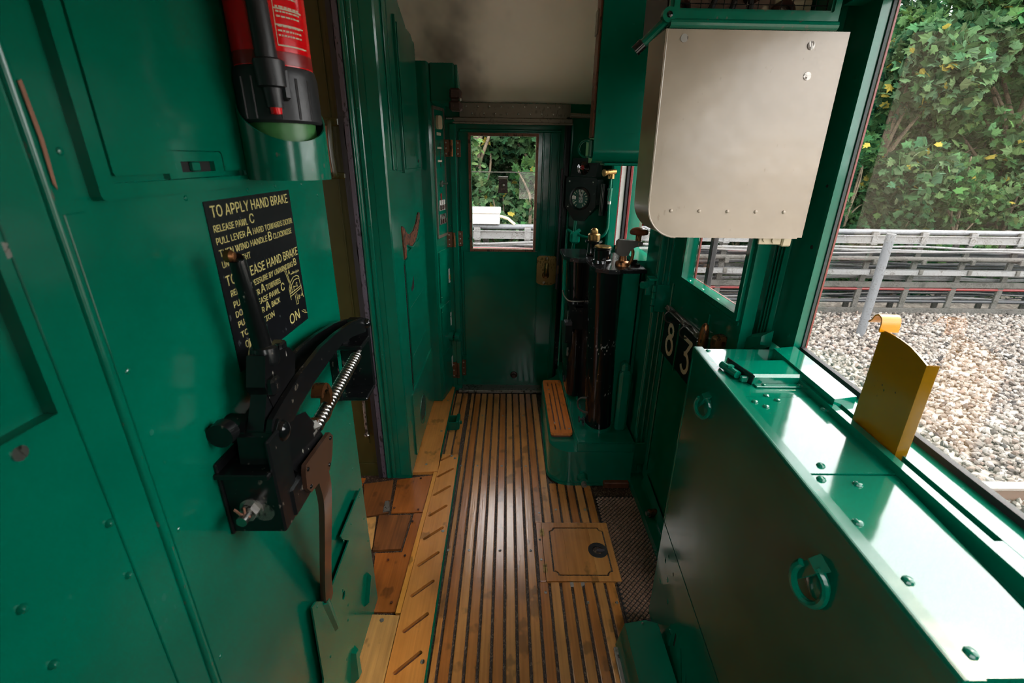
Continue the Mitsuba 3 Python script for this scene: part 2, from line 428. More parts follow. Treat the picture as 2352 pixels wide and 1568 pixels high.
# ---- bulkhead (left wall)
wl = struct('wall_left', label='glossy green painted bulkhead')
panelp = sg.box(-0.14, -0.01, 1.198, 2.3)
panelp = panelp.difference(sg.box(0.15, 1.203, 0.41, 1.62))
part(wl, 'panel', prism(panelp, FL, -0.03, 0.0), 'paint_green')
part(wl, 'recess_panel', fbx(FL, 0.14, 0.42, 1.19, 1.63, -0.03, -0.014, 0), 'paint_green_deep')
part(wl, 'recess_rim', prism(rpoly(0.142, 0.418, 1.195, 1.63, 0.002).difference(sg.box(0.151, 1.204, 0.4085, 1.62)), FL, 0.0, 0.003), 'paint_green')
screws(wl, FL, [(0.42, 1.366), (0.365, 1.187)], 0.0075, 'steel')
part(wl, 'cover_strip', fbx(FL, 0.424, 0.470, -0.01, 2.2, -0.001, 0.0022, 0.001), 'paint_green')
part(wl, 'bead', cyl(FL.p(0.479, 0.0), FL.p(0.479, 2.2), 0.0055, n=14), 'paint_green_worn', label='half round bead with worn paint')
part(wl, 'cover_strip', fbx(FL, 0.489, 0.516, -0.01, 1.39, -0.001, 0.0016, 0.0008), 'paint_green')
rivets(wl, FL, [(0.683, 1.391), (0.850, 1.391), (0.953, 1.393), (1.075, 1.390), (0.902, 1.475), (0.509, 1.450), (1.157, 1.362), (1.15, 0.95), (1.165, 0.72), (1.14, 0.58)], 0.0042, h=0.0022)
rivets(wl, FL, [(0.503, 1.206), (0.502, 0.963), (0.502, 0.70), (0.502, 0.45)], 0.0042, h=0.002, m='paint_teal', c=0.0016)
rivets(wl, FL, [(0.417, 1.054), (0.416, 0.975), (0.313, 1.049), (0.314, 0.969)], 0.0048, h=0.006, name='bolt')
part(wl, 'scar', prism([(0.487, 1.51), (0.491, 1.512), (0.4935, 1.46), (0.4905, 1.414), (0.4875, 1.42), (0.489, 1.46)], FL, 0.0016, 0.0023), 'copper_pink', smooth=False, label='bare scrape in the paint')
# locker frame and door
fo = rpoly(0.527, 0.893, 1.400, 2.15, 0.006)
fi = rpoly(0.548, 0.872, 1.417, 2.1, 0.003)
part(wl, 'locker_frame', prism(fo.difference(fi), FL, 0.0, 0.013), 'paint_green')
dp = rpoly(0.556, 0.864, 1.425, 2.09, 0.004)
notch = rpoly(0.650, 0.776, 1.39, 1.4525, 0.006)
dk = part(wl, 'locker_door', prism(dp.difference(notch.buffer(0.0012)), FL, 0.0, 0.010), 'paint_green')
lp = notch.intersection(sg.box(0.6, 1.418, 0.9, 1.5)).difference(sg.box(0.677, 1.4255, 0.754, 1.4395))
part(dk, 'latch_plate', prism(lp, FL, 0.0, 0.0085), 'paint_green')
part(dk, 'painted_latch_slot', fbx(FL, 0.676, 0.755, 1.425, 1.440, 0.0, 0.0012, 0), 'painted_shade_black', smooth=False)  # shade in the latch opening, painted as a near-black sheet
part(dk, 'latch_slider', fbx(FL, 0.704, 0.722, 1.4265, 1.4385, 0.0012, 0.007, 0.001), 'paint_green_worn')
# skirting pocket plate at the foot of the panel
pl_ = sg.Polygon([(0.754, 0.490), (0.777, 0.481), (0.812, 0.437), (0.838, 0.426), (1.000, 0.442), (0.960, 0.486), (0.954, 0.502), (1.135, 0.512), (1.150, 0.48), (1.158, 0.0), (0.5, -0.01), (0.62, 0.10), (0.742, 0.26)])
pl_ = pl_.difference(sg.Point(0.915, 0.333).buffer(0.011)).difference(sg.Point(0.913, 0.352).buffer(0.004))
pk = part(wl, 'pocket_plate', prism(pl_, FL, 0.014, 0.018), 'paint_green', label='raised green steel plate with a notched top edge')
part(pk, 'standoff', cat(fbx(FL, 0.80, 1.15, 0.02, 0.05, 0.0, 0.014, 0), fbx(FL, 1.10, 1.14, 0.05, 0.5, 0.0, 0.014, 0)), 'paint_green_deep', smooth=False)
part(pk, 'pressing', FL(hull([(0.80, 0.44, 0.018), (0.835, 0.425, 0.018), (0.835, 0.30, 0.018), (0.862, 0.29, 0.018), (0.812, 0.43, 0.026), (0.826, 0.42, 0.026), (0.84, 0.305, 0.026), (0.85, 0.30, 0.022)])), 'paint_green')
rivets(pk, FL, [(0.776, 0.465), (0.965, 0.475), (1.115, 0.497), (1.03, 0.474), (0.79, 0.27), (0.93, 0.275), (0.915, 0.235), (0.97, 0.19), (0.87, 0.14), (0.83, 0.37), (1.13, 0.40), (1.14, 0.30)], 0.0035, h=0.002, c=0.018)
part(pk, 'grip', FL(hull([(1.035, 0.135, 0.018), (1.095, 0.215, 0.018), (1.105, 0.20, 0.018), (1.048, 0.125, 0.018), (1.045, 0.142, 0.032), (1.09, 0.205, 0.032), (1.097, 0.196, 0.032), (1.052, 0.135, 0.032)])), 'paint_teal')
part(pk, 'grip', FL(hull([(0.865, 0.03, 0.018), (0.90, 0.12, 0.018), (0.93, 0.11, 0.018), (0.91, 0.02, 0.018), (0.88, 0.04, 0.038), (0.905, 0.11, 0.03), (0.925, 0.10, 0.03), (0.905, 0.03, 0.038)])), 'paint_green')
# doorway: reveal, olive door standing open into the saloon, rubber edge, pillar
part(wl, 'reveal', bx(-0.50, -0.4555, 1.188, 1.2, -0.01, 2.3, 0.001), 'paint_green')
dr1 = struct('door_1', label='dark olive saloon door standing open beyond the doorway')
part(dr1, 'leaf', bx(-1.35, -0.597, 1.83, 1.865, 0.0, 2.25, 0.004), 'paint_olive')
part(dr1, 'bottom_rail', bx(-1.35, -0.60, 1.824, 1.832, 0.03, 0.09, 0.002), 'paint_olive')
part(dr1, 'edge_strip', bx(-0.637, -0.632, 1.825, 1.832, 0.2, 2.2, 0.001), 'paint_olive')
h_ = part(dr1, 'handle', cat(tube(spl([(-0.628, 1.80, 1.565), (-0.63, 1.79, 1.55), (-0.632, 1.788, 1.47), (-0.63, 1.79, 1.39), (-0.628, 1.80, 1.378)]), 0.008)), 'paint_olive')
part(h_, 'foot', bx(-0.655, -0.602, 1.805, 1.83, 1.548, 1.575, 0.004), 'paint_olive')
part(h_, 'foot', bx(-0.652, -0.598, 1.805, 1.83, 1.37, 1.392, 0.004), 'paint_olive')
part(h_, 'backplate', prism([(-0.672, 1.575), (-0.642, 1.572), (-0.634, 1.55), (-0.64, 1.40), (-0.655, 1.385), (-0.66, 1.5)], FY(1.826), 0.0, 0.003), 'copper_pink')
bl_ = part(dr1, 'bolt_rod', cyl((-0.632, 1.812, 0.50), (-0.636, 1.812, 0.262), 0.0065), 'steel_dull')
part(bl_, 'knob', lathe([(0, 0), (0.012, 0.001), (0.014, 0.006), (0.010, 0.011), (0.006, 0.012), (0, 0.012)], (-0.636, 1.812, 0.252)), 'steel')
part(bl_, 'guide', bx(-0.645, -0.62, 1.808, 1.83, 0.485, 0.51, 0.002), 'paint_olive')
zz = np.linspace(0.02, 2.25, 60)
jag = 0.004 * np.array([math.sin(i * 1.7) + math.sin(i * 0.61) for i in range(60)])
seal = sg.Polygon([(-0.602, 0.02)] + [(-0.583 + jag[i] * 0.6, z) for i, z in enumerate(zz)] + [(-0.602, 2.25)])
part(wl, 'door_seal', prism(seal, FY(1.82), -0.02, 0.012), 'rubber', label='black rubber door seal with a ragged edge')
part(wl, 'door_seal', bx(-0.5835, -0.5645, 1.806, 1.84, 0.02, 2.25, 0.003), 'rubber_grey', label='grey rubber strip')
wp_ = part(wl, 'pillar', bx(-0.565, -0.4455, 1.815, 1.9, 0.0, 2.25, 0.004), 'paint_green_deep')
part(wp_, 'moulding', cyl((-0.552, 1.815, 0.02), (-0.552, 1.815, 2.25), 0.011, n=16), 'paint_green')
part(wp_, 'moulding', bx(-0.536, -0.519, 1.808, 1.82, 0.02, 2.25, 0.003), 'paint_green')
rivets(wp_, FY(1.808), [(-0.5275, 0.12 + 0.135 * i) for i in range(15)], 0.0035, c=0.0)
# equipment cabinet run
wc = part(wl, 'cabinet_face', bx(-0.50, -0.445, 1.81, 2.56, 0.03, 2.25, 0.006), 'paint_green')
FK = FX(-0.445)
part(wl, 'cabinet_trim', fbx(FK, 1.905, 1.955, 1.40, 2.2, 0, 0.006, 0.002), 'paint_green')
part(wl, 'cabinet_trim', fbx(FK, 1.975, 2.06, 1.395, 2.2, 0, 0.004, 0.002), 'paint_green')
up = part(wl, 'upper_panel', prism(rpoly(2.07, 2.45, 1.385, 1.95, 0.004), FK, 0, 0.012), 'paint_green')
part(up, 'inner_panel', fbx(FK, 2.09, 2.44, 1.40, 1.93, 0.012, 0.016, 0.003), 'paint_green')
part(up, 'keyhole', fbx(FK, 2.36, 2.385, 1.425, 1.437, 0.014, 0.0175, 0), 'painted_shade_black', smooth=False)  # no hole cut; its dark inside is painted on
rivets(up, FK, [(2.30, 1.46), (2.10, 1.75), (2.42, 1.75)], 0.004, c=0.016)
hp = [(1.97, 1.165), (1.975, 1.178), (2.0, 1.172), (2.06, 1.135), (2.13, 1.12), (2.2, 1.125), (2.28, 1.15), (2.35, 1.195), (2.385, 1.19), (2.38, 1.16), (2.32, 1.115), (2.24, 1.075), (2.15, 1.065), (2.07, 1.08), (2.03, 1.09), (2.02, 1.04), (1.985, 1.035)]
part(wl, 'hand_slot', prism(hp, FK, -0.001, 0.006), 'rusty', label='rusty hooked hand slot')
part(wl, 'hand_slot_lip', tube(spl([FK.p(a, b, 0.005) for a, b in [(2.03, 1.035), (2.035, 1.085), (2.08, 1.076), (2.15, 1.06), (2.24, 1.07), (2.32, 1.11), (2.385, 1.16)]], 4), 0.004, 8), 'paint_green')
sl_ = part(wl, 'sliding_shutter', prism(sg.Polygon([(1.985, 1.03), (2.02, 1.03), (2.03, 1.055), (2.40, 1.07), (2.40, 0.44), (1.985, 0.44)]), FK, 0.001, 0.007), 'paint_green')
part(sl_, 'painted_edge_gap', prism([(1.972, 0.40), (1.984, 0.42), (1.982, 1.0), (1.974, 1.02)], FK, 0.0005, 0.0016), 'painted_shade_black', smooth=False)  # dark strip painted where the shutter edge would be in shade
part(sl_, 'painted_edge_gap', prism([(2.402, 0.70), (2.408, 0.70), (2.41, 1.05), (2.402, 1.06)], FK, 0.0005, 0.0016), 'painted_shade_black', smooth=False)
part(sl_, 'painted_finger_slot', prism([(2.06, 0.885), (2.09, 0.90), (2.12, 0.93), (2.125, 0.905), (2.12, 0.875), (2.07, 0.87)], FK, 0.0065, 0.008), 'painted_shade_black', smooth=False)  # shaded finger hole painted as a dark patch on the shutter
part(sl_, 'shutter_rib', prism([(2.0, 0.80), (2.39, 0.80), (2.39, 0.805), (2.0, 0.805)], FK, 0.007, 0.0085), 'paint_green_worn', smooth=False)
part(sl_, 'shutter_rib', prism([(2.0, 0.565), (2.39, 0.565), (2.39, 0.57), (2.0, 0.57)], FK, 0.007, 0.0085), 'paint_green_worn', smooth=False)
lw = part(wl, 'lower_panel', prism(rpoly(1.93, 2.53, 0.06, 0.40, 0.01), FK, 0.0, 0.007), 'paint_green')
vents = []
for i in range(11):
    b = 0.155 + 0.012 * i; w = math.sqrt(max(0.07 ** 2 - (b - 0.215) ** 2, 1e-4))
    vents.append(prism(rpoly(2.15 - w, 2.15 + w, b - 0.0022, b + 0.0022, 0.001), FK, 0.0065, 0.0082))
part(lw, 'painted_vent_slots', cat(vents), 'painted_shade_black', smooth=False)  # vent openings are dark strips, their shade painted on the panel
part(lw, 'vent_ring', FK(trimesh.creation.torus(0.078, 0.003, major_sections=28, minor_sections=6).apply_translation([2.15, 0.20, 0.007])), 'paint_green')
rivets(lw, FK, [(1.96, 0.37), (2.25, 0.37), (2.5, 0.37), (2.16, 0.12)], 0.0045, c=0.007)
cm = part(wl, 'column', bx(-0.52, -0.385, 2.53, 2.60, 0.03, 2.25, 0.012), 'paint_green_deep')
# breaker panel: slightly oblique face between the column and the door frame
bo, bd = np.array([-0.385, 2.56]), np.array([0.045, 0.22]); bd /= np.linalg.norm(bd)
FB = F([bo[0], bo[1], 0], [bd[0], bd[1], 0], [0, 0, 1], [bd[1], -bd[0], 0])
part(wl, 'switch_panel', fbx(FB, 0.0, 0.235, 0.03, 2.0, -0.05, 0.0, 0.003), 'paint_green')
bs = thing('breaker_board', 'tall narrow switch board in a bright metal frame left of the far door', 'switch board')
part(bs, 'frame', prism(rpoly(0.01, 0.185, 1.03, 1.69, 0.006).difference(rpoly(0.024, 0.172, 1.045, 1.675, 0.004)), FB, 0.0, 0.007), 'aluminium')
part(bs, 'plate', fbx(FB, 0.02, 0.178, 1.04, 1.68, 0.0, 0.003, 0.001), 'paint_green')
part(bs, 'bell_push', prism(rpoly(0.055, 0.12, 1.585, 1.65, 0.018), FB, 0.003, 0.016), 'ivory', label='cream push knob')
part(bs, 'toggle', cat(cyl(FB.p(0.095, 1.315, 0.003), FB.p(0.10, 1.318, 0.04), 0.006), cyl(FB.p(0.095, 1.315, 0.003), FB.p(0.095, 1.315, 0.012), 0.017)), 'steel')
for r_ in range(2):
    for c_ in range(3):
        part(bs, 'switch', fbx(FB, 0.05 + 0.034 * c_, 0.074 + 0.034 * c_, 1.10 + 0.075 * r_, 1.155 + 0.075 * r_, 0.003, 0.008, 0.001), 'white' if r_ else 'steel_dull')
        part(bs, 'switch_lever', fbx(FB, 0.056 + 0.034 * c_, 0.068 + 0.034 * c_, 1.105 + 0.075 * r_, 1.13 + 0.075 * r_, 0.008, 0.014, 0.001), 'brown_block')
for j, (b0, b1) in enumerate([(1.555, 1.57), (1.49, 1.50), (1.425, 1.435)]):
    part(bs, 'tag', fbx(FB, 0.06, 0.125, b0, b1, 0.003, 0.0042, 0), 'lettering_white', smooth=False)
part(bs, 'slot', fbx(FB, 0.10, 0.11, 1.40, 1.52, 0.003, 0.004, 0), 'painted_shade_black', smooth=False)  # dark of the slot painted as a thin black strip
part(bs, 'slot', fbx(FB, 0.08, 0.098, 1.20, 1.265, 0.003, 0.005, 0), 'red_dark', smooth=False)
for j, (b0, b1) in enumerate([(0.66, 0.955), (0.36, 0.63), (0.06, 0.33)]):
    q = part(wl, 'switch_door', prism(rpoly(0.012, 0.21, b0, b1, 0.006), FB, 0.0, 0.006), 'paint_green')
    rivets(q, FB, [(0.02, b0 + 0.03), (0.02, b1 - 0.03)], 0.004, c=0.006)
stk = solo('warning_label', cat(fbx(FB, 0.155, 0.195, 0.745, 0.83, 0.006, 0.0072, 0)), 'white', 'white warning label with an orange mark on the upper switch door by the far door', 'label', smooth=False)
part(stk, 'orange_mark', prism([(0.165, 0.765), (0.185, 0.765), (0.185, 0.80), (0.17, 0.79)], FB, 0.0072, 0.0078), 'orange', smooth=False)
for b0, b1 in [(0.47, 0.53), (0.53, 0.56)]:
    solo('paper_label', fbx(FB, 0.16, 0.195, b0, b1 - 0.005, 0.006, 0.0072, 0), 'white', 'small white label on the middle switch door above the green spool' if b0 < 0.5 else 'upper small white label on the middle switch door', 'label', smooth=False)
solo('paper_label', fbx(FB, 0.155, 0.185, 0.19, 0.26, 0.006, 0.0072, 0), 'white', 'small white label on the lowest switch door by the far door', 'label', smooth=False)
ds = thing('door_stop', 'green round door catch like a spool on the wall left of the far door', 'door stop')
part(ds, 'roller', cat(cyl((-0.358, 2.70, 0.405), (-0.328, 2.695, 0.405), 0.030), ), 'paint_green')
part(ds, 'spindle', cyl((-0.332, 2.695, 0.405), (-0.312, 2.69, 0.405), 0.010), 'black_paint')
part(ds, 'roller', cyl((-0.316, 2.69, 0.405), (-0.286, 2.685, 0.405), 0.028), 'paint_green')
fs = thing('floor_catch', 'small green metal catch bracket on the wooden floor near the far door', 'bracket')
part(fs, 'clip', cat(bx(-0.329, -0.276, 2.255, 2.262, 0.0, 0.05, 0.001), bx(-0.282, -0.262, 2.26, 2.35, 0.0, 0.055, 0.004), bx(-0.329, -0.27, 2.34, 2.347, 0.0, 0.045, 0.001)), 'paint_green')
part(fs, 'screw', cat(cyl((-0.285, 2.253, 0.02), (-0.285, 2.262, 0.02), 0.008), cyl((-0.262, 2.30, 0.025), (-0.25, 2.30, 0.025), 0.010)), 'paint_teal')

# ---- far wall with the cab door
wf = struct('wall_far', label='dark green end wall around the far cab door')
hole = sg.box(-0.292, -0.02, 0.322, 1.632)
wall = sg.box(-0.60, -0.02, 0.80, 2.25)
part(wf, 'panel', prism(wall.difference(hole), FY(2.78), -0.06, 0.0), 'paint_green_deep')
part(wf, 'door_post', bx(-0.350, -0.288, 2.735, 2.79, 0.0, 1.64, 0.005), 'paint_green_deep')
part(wf, 'door_post', bx(-0.318, -0.285, 2.722, 2.74, 0.05, 1.62, 0.004), 'paint_green')
rivets(wf, FY(2.735), [(-0.33, 0.3 + 0.13 * i) for i in range(9)], 0.004)
part(wf, 'door_post', bx(0.315, 0.345, 2.74, 2.79, 0.0, 1.66, 0.006), 'black_paint')
part(wf, 'door_seal', bx(0.302, 0.3155, 2.752, 2.775, 0.7, 1.40, 0.003), 'rubber_grey')
part(wf, 'conduit', cyl((0.352, 2.76, 0.2), (0.352, 2.76, 1.62), 0.010), 'paint_green_deep')
part(wf, 'head_flashing', fbx(FY(2.76), -0.262, 0.337, 1.652, 1.722, 0, 0.006, 0.001), 'aluminium', label='riveted bare metal flashing strip')
part(wf, 'drip_rail', cat(fbx(FY(2.755), -0.30, 0.352, 1.622, 1.652, 0, 0.016, 0.004), fbx(FY(2.738), -0.30, 0.352, 1.618, 1.630, 0, 0.007, 0.003)), 'aluminium')
rv = [(-0.25 + 0.06 * i + (0.03 if i % 2 else 0), 1.704 if i % 2 == 0 else 1.668) for i in range(10)]
rivets(wf, FY(2.754), [(-0.225 + 0.0625 * i, 1.706) for i in range(9)] + [(-0.194 + 0.0625 * i, 1.672) for i in range(8)], 0.0055, 'steel', h=0.004)
part(wf, 'corner_bracket', fbx(FY(2.748), -0.335, -0.300, 1.55, 1.648, 0, 0.004, 0.001), 'steel_dull')
part(wf, 'door_sill', cat(bx(-0.31, 0.24, 2.705, 2.80, 0.0, 0.02, 0.004)), 'steel_dull', label='worn metal door sill')
screws(wf, FZ(0.02), [(-0.265, 2.75), (-0.03, 2.75), (0.16, 2.75)], 0.012, 'steel_dull')
d2 = struct('door_2', label='dark green far cab door with a drop window')
win = sg.box(-0.205, 0.940, 0.158, 1.562)
leaf = sg.box(-0.294, -0.02, 0.326, 1.64)
part(d2, 'leaf', prism(leaf.difference(win), FY(2.79), -0.02, 0.0), 'paint_green_deep')
part(d2, 'lower_panel', fbx(FY(2.79), -0.262, 0.187, 0.035, 0.925, 0.0, 0.006, 0.002), 'paint_green_deep')
for x in (-0.272, 0.20, 0.243, 0.288):
    part(d2, 'rib', fbx(FY(2.79), x - 0.006, x + 0.006, (0.05 if x < 0 else 0.93) if x != 0.288 else 0.05, 1.585, 0, 0.010, 0.004), 'paint_green_deep')
part(d2, 'rib', fbx(FY(2.79), -0.27, 0.30, 1.583, 1.598, 0, 0.012, 0.005), 'paint_green')
part(d2, 'stile', fbx(FY(2.79), 0.192, 0.30, 0.05, 0.80, 0, 0.003, 0.001), 'paint_green_deep')
part(d2, 'window_frame', prism(sg.box(-0.221, 0.925, 0.172, 1.578).difference(sg.box(-0.207, 0.9395, 0.158, 1.5625)), FY(2.79), -0.022, 0.011), 'hinge_brown', label='brown wooden window surround')
part(d2, 'window_ledge', bx(-0.207, 0.158, 2.80, 2.83, 0.925, 0.9405, 0.001), 'red_trim', smooth=False)
gk = part(d2, 'drop_glass', trimesh.Trimesh([(-0.206, 2.799, 0.94), (0.157, 2.799, 0.94), (0.157, 2.799, 1.374), (-0.206, 2.799, 1.374)], [(0, 1, 2), (0, 2, 3)], process=False), 'glass', smooth=False)
part(gk, 'top_edge', bx(-0.206, 0.157, 2.796, 2.802, 1.372, 1.377, 0.001), 'white')
lt = part(d2, 'window_catch', prism(sg.Polygon([(-0.055, 1.262), (0.004, 1.262), (0.0, 1.29), (0.0, 1.34), (-0.005, 1.347), (-0.046, 1.347), (-0.051, 1.34), (-0.051, 1.29)]), FY(2.797), 0, 0.008), 'brown_block', label='dark window catch')
part(lt, 'top_roll', cyl((-0.053, 2.79, 1.343), (0.002, 2.79, 1.343), 0.009), 'steel_dull')
part(lt, 'stud', dome(FY(2.789), -0.024, 1.305, 0.010, 0.006), 'steel')
for z0, z1, y in ((1.452, 1.54, 2.735), (0.957, 1.045, 2.735), (0.10, 0.212, 2.735)):
    hg = part(d2, 'hinge', cat(bx(-0.353, -0.318, 2.727, 2.733, z0, z1, 0.001), bx(-0.298, -0.262, 2.765, 2.773, z0, z1, 0.001)), 'hinge_brown', label='brown metal hinge')
    part(hg, 'knuckle', cyl((-0.308, 2.732, z0 + 0.002), (-0.308, 2.732, z1 - 0.002), 0.0125), 'bronze' if z0 > 0.5 else 'hinge_brown')
    rivets(hg, FY(2.727), [(-0.338, z0 + 0.016), (-0.338, (z0 + z1) / 2), (-0.338, z1 - 0.016)], 0.0048, 'steel', name='screw')
    rivets(hg, FY(2.765), [(-0.277, z0 + 0.016), (-0.277, (z0 + z1) / 2), (-0.277, z1 - 0.016)], 0.0048, 'steel', name='screw')
part(d2, 'hinge_pad', fbx(FY(2.79), -0.285, -0.255, 0.06, 0.24, 0, 0.016, 0.004), 'paint_green_deep')
lk = part(d2, 'lock_plate', prism(rpoly(0.184, 0.306, 0.722, 0.902, 0.012).intersection(sg.Point(0.245, 0.815).buffer(0.098, quad_segs=16)), FY(2.79), 0.006, 0.016), 'brass', label='worn brass lock plate')
part(lk, 'lever', tube(spl([(0.243, 2.762, 0.79), (0.242, 2.752, 0.81), (0.243, 2.748, 0.84), (0.244, 2.752, 0.866)]), [0.014] * 8 + [0.013] * 8 + [0.011] * 8 + [0.008], 12), 'brass')
part(lk, 'boss', cat(dome(FY(2.775), 0.24, 0.785, 0.022, 0.016, n=16), cyl((0.238, 2.765, 0.775), (0.238, 2.745, 0.775), 0.009)), 'bronze')
screws(lk, FY(2.774), [(0.243, 0.890), (0.232, 0.738)], 0.008, 'steel')
part(d2, 'keeper', bx(0.306, 0.325, 2.745, 2.76, 0.80, 0.85, 0.002), 'copper_pink')
part(d2, 'stop_knob', cat(dome(FY(2.784), 0.055, 0.10, 0.024, 0.012, n=16), cyl((0.055, 2.78, 0.10), (0.055, 2.76, 0.10), 0.013)), 'brown_block')
rivets(d2, FY(2.784), [(-0.25, 0.2), (-0.25, 0.55), (-0.25, 0.88), (0.06, 0.07), (0.17, 0.9)], 0.0035, 'paint_green_deep')
rivets(d2, FY(2.79), [(-0.228, 1.0), (0.182, 1.0)], 0.003, 'painted_shade_black')

# ---- near wall behind the camera, with an added opening shaped to light the cab, and the roof
wn = struct('wall_near', label='green end wall with an added unseen opening that lets in light')
part(wn, 'panel', prism(sg.box(-0.62, -0.02, 0.72, 2.3).difference(sg.box(0.14, 1.0, 0.44, 1.62)), FY(-0.14), 0.0, 0.05), 'paint_green')
yy = np.linspace(-0.2, 2.9, 32)
zr = 2.16 - 0.44 * (np.abs((yy - 1.35) / 1.44)) ** 2.2
rp = [(y, z) for y, z in zip(yy, zr)] + [(y, z + 0.04) for y, z in zip(yy[::-1], zr[::-1])]
ce = struct('ceiling', prism(rp, F([-4.3, 0, 0], [0, 1, 0], [0, 0, 1], [1, 0, 0]), 0.0, 5.25), 'roof_paint', label='smoke-stained cream painted arched ceiling', smooth=40)
ws = struct('wall_saloon', label='unseen cream walls of the passenger saloon with side windows added for light')
side = sg.box(-4.2, -0.05, -0.5, 2.3)
for i in range(1, 3):
    side = side.difference(sg.box(-1.75 - 1.1 * i, 0.85, -0.85 - 1.1 * i, 1.65))  # unseen side windows, added so sky light reaches the cab doorway
part(ws, 'panel', prism(side, FY(-0.14), 0.0, 0.05), 'cream', smooth=False)
part(ws, 'panel', prism(side, FY(2.84), 0.0, 0.05), 'cream', smooth=False)
part(ws, 'panel', bx(-4.3, -4.2, -0.2, 2.9, -0.05, 2.3, 0), 'cream', smooth=False)
part(ws, 'panel', bx(-0.57, -0.501, 1.90, 2.85, -0.05, 2.3, 0), 'cream', smooth=False)
part(ws, 'panel', bx(-0.52, -0.4865, -0.15, 1.19, -0.05, 2.3, 0), 'cream', smooth=False)

# ---- front wall: windscreen bay, centre door, far window bay
GL = lambda y: 0.742 - 0.10 * (1.084 - y)                   # line of the near windscreen at its sill
wr = struct('wall_right', label='green front wall of the cab')
part(wr, 'lower_panel', prism([(0.76, 1.16), (0.78, 1.16), (0.65, -0.1), (0.62, -0.1)], FZ(0), -0.05, 0.986), 'paint_green_deep')
pil = part(wr, 'pillar', prism([(0.738, 1.084), (0.757, 1.083), (0.785, 1.19), (0.742, 1.19)], FZ(0), 0.985, 2.2), 'paint_green')
screws(pil, FR(0.739), [(1.11, 1.62), (1.115, 1.03)], 0.0055, 'paint_green', c=0.0)
for z, m in ((1.40, 'painted_shade_black'), (1.26, 'painted_shade_black')):
    rivets(pil, FR(0.7385), [(1.112, z)], 0.005 if z < 1.3 else 0.0035, m, h=0.0015, name='hole')  # holes are black dots, shade painted on the pillar face
part(wr, 'gasket', prism([(0.757, 1.0795), (0.764, 1.0795), (0.764, 1.089), (0.757, 1.089)], FZ(0), 0.99, 2.2), 'rubber')
part(wr, 'red_trim', prism([(0.766, 1.078), (0.770, 1.078), (0.770, 1.086), (0.766, 1.086)], FZ(0), 0.99, 2.2), 'red_trim', label='thin red trim outside the windscreen')
part(wr, 'gasket', prism([(GL(1.08) + 0.012, 1.08), (GL(1.08) + 0.024, 1.08), (GL(-0.1) + 0.024, -0.1), (GL(-0.1) + 0.012, -0.1)], FZ(0), 0.99, 1.012), 'rubber')
part(wr, 'end_post', prism([(0.60, 0.24), (0.68, 0.24), (0.66, -0.12), (0.56, -0.12)], FZ(0), 0.98, 2.3), 'paint_green_deep')  # unseen post, placed to keep windscreen light off the near bulkhead
part(wr, 'header', prism([(0.70, 1.15), (0.79, 1.15), (0.66, -0.1), (0.58, -0.1)], FZ(0), 1.757, 2.3), 'paint_green_deep')  # unseen header, its underside set low to dim the upper bulkhead
part(wr, 'threshold', bx(0.60, 0.80, 1.14, 2.85, -0.05, 0.034, 0), 'paint_green_deep', smooth=False)
ch_ = part(wr, 'channel', prism([(0.742, 1.188), (0.79, 1.188), (0.79, 1.372), (0.728, 1.372)], FZ(0), 0.0, 2.2), 'paint_green_deep')
for y in (1.198, 1.212, 1.226, 1.243):
    part(ch_, 'rib', bx(0.727, 0.742, y - 0.0022, y + 0.0022, 0.93, 2.1, 0.001), 'paint_green')
part(ch_, 'seal_strip', bx(0.705, 0.709, 1.246, 1.254, 0.90, 2.0, 0.001), 'steel_dull')
screws(ch_, FR(0.735), [(1.219, 1.13)], 0.005, 'steel')
w1 = struct('window_1', trimesh.Trimesh([(GL(1.085) + 0.016, 1.085, 1.0), (GL(0.2) + 0.016, 0.2, 1.0), (GL(0.2) + 0.016, 0.2, 1.8), (GL(1.085) + 0.016, 1.085, 1.8)], [(0, 2, 1), (0, 3, 2)], process=False), 'glass', label='large clear near windscreen pane', smooth=False)
d3 = struct('door_3', label='green centre front door with a window')
dw = sg.box(1.256, 1.042, 1.690, 1.72)
part(d3, 'leaf', prism(sg.box(1.222, 0.03, 1.838, 1.98).difference(dw), FR(0.668), -0.035, 0.0), 'paint_green_deep')
part(d3, 'window_ledge', prism(sg.box(1.238, 1.026, 1.708, 1.738).difference(sg.box(1.257, 1.044, 1.690, 1.72)), FR(0.668), 0.0, 0.010), 'paint_teal')
part(d3, 'window_bead', fbx(FR(0.668), 1.236, 1.712, 1.012, 1.022, 0.0, 0.004, 0.001), 'paint_green')
rivets(d3, FZ(1.0425), [(0.672, 1.28 + 0.12 * i) for i in range(4)], 0.0045, 'steel', name='screw')
part(d3, 'pane', trimesh.Trimesh([(0.686, 1.25, 1.03), (0.686, 1.70, 1.03), (0.686, 1.70, 1.73), (0.686, 1.25, 1.73)], [(0, 2, 1), (0, 3, 2)], process=False), 'glass', smooth=False)
part(d3, 'wiper_pillar', bx(0.715, 0.735, 1.60, 1.622, 0.99, 1.75, 0.003), 'dark_grey', label='dark bar outside the door window')
part(d3, 'red_trim', bx(0.705, 0.712, 1.683, 1.692, 1.03, 1.75, 0.001), 'red_trim')
part(d3, 'red_trim', bx(0.705, 0.712, 1.25, 1.70, 1.033, 1.042, 0.001), 'red_trim')
part(d3, 'stiffener', fbx(FR(0.668), 1.415, 1.423, 0.86, 0.985, 0, 0.006, 0.002), 'paint_green_deep')
part(d3, 'stiffener', fbx(FR(0.668), 1.770, 1.779, 0.10, 1.0, 0, 0.008, 0.003), 'paint_green_deep')
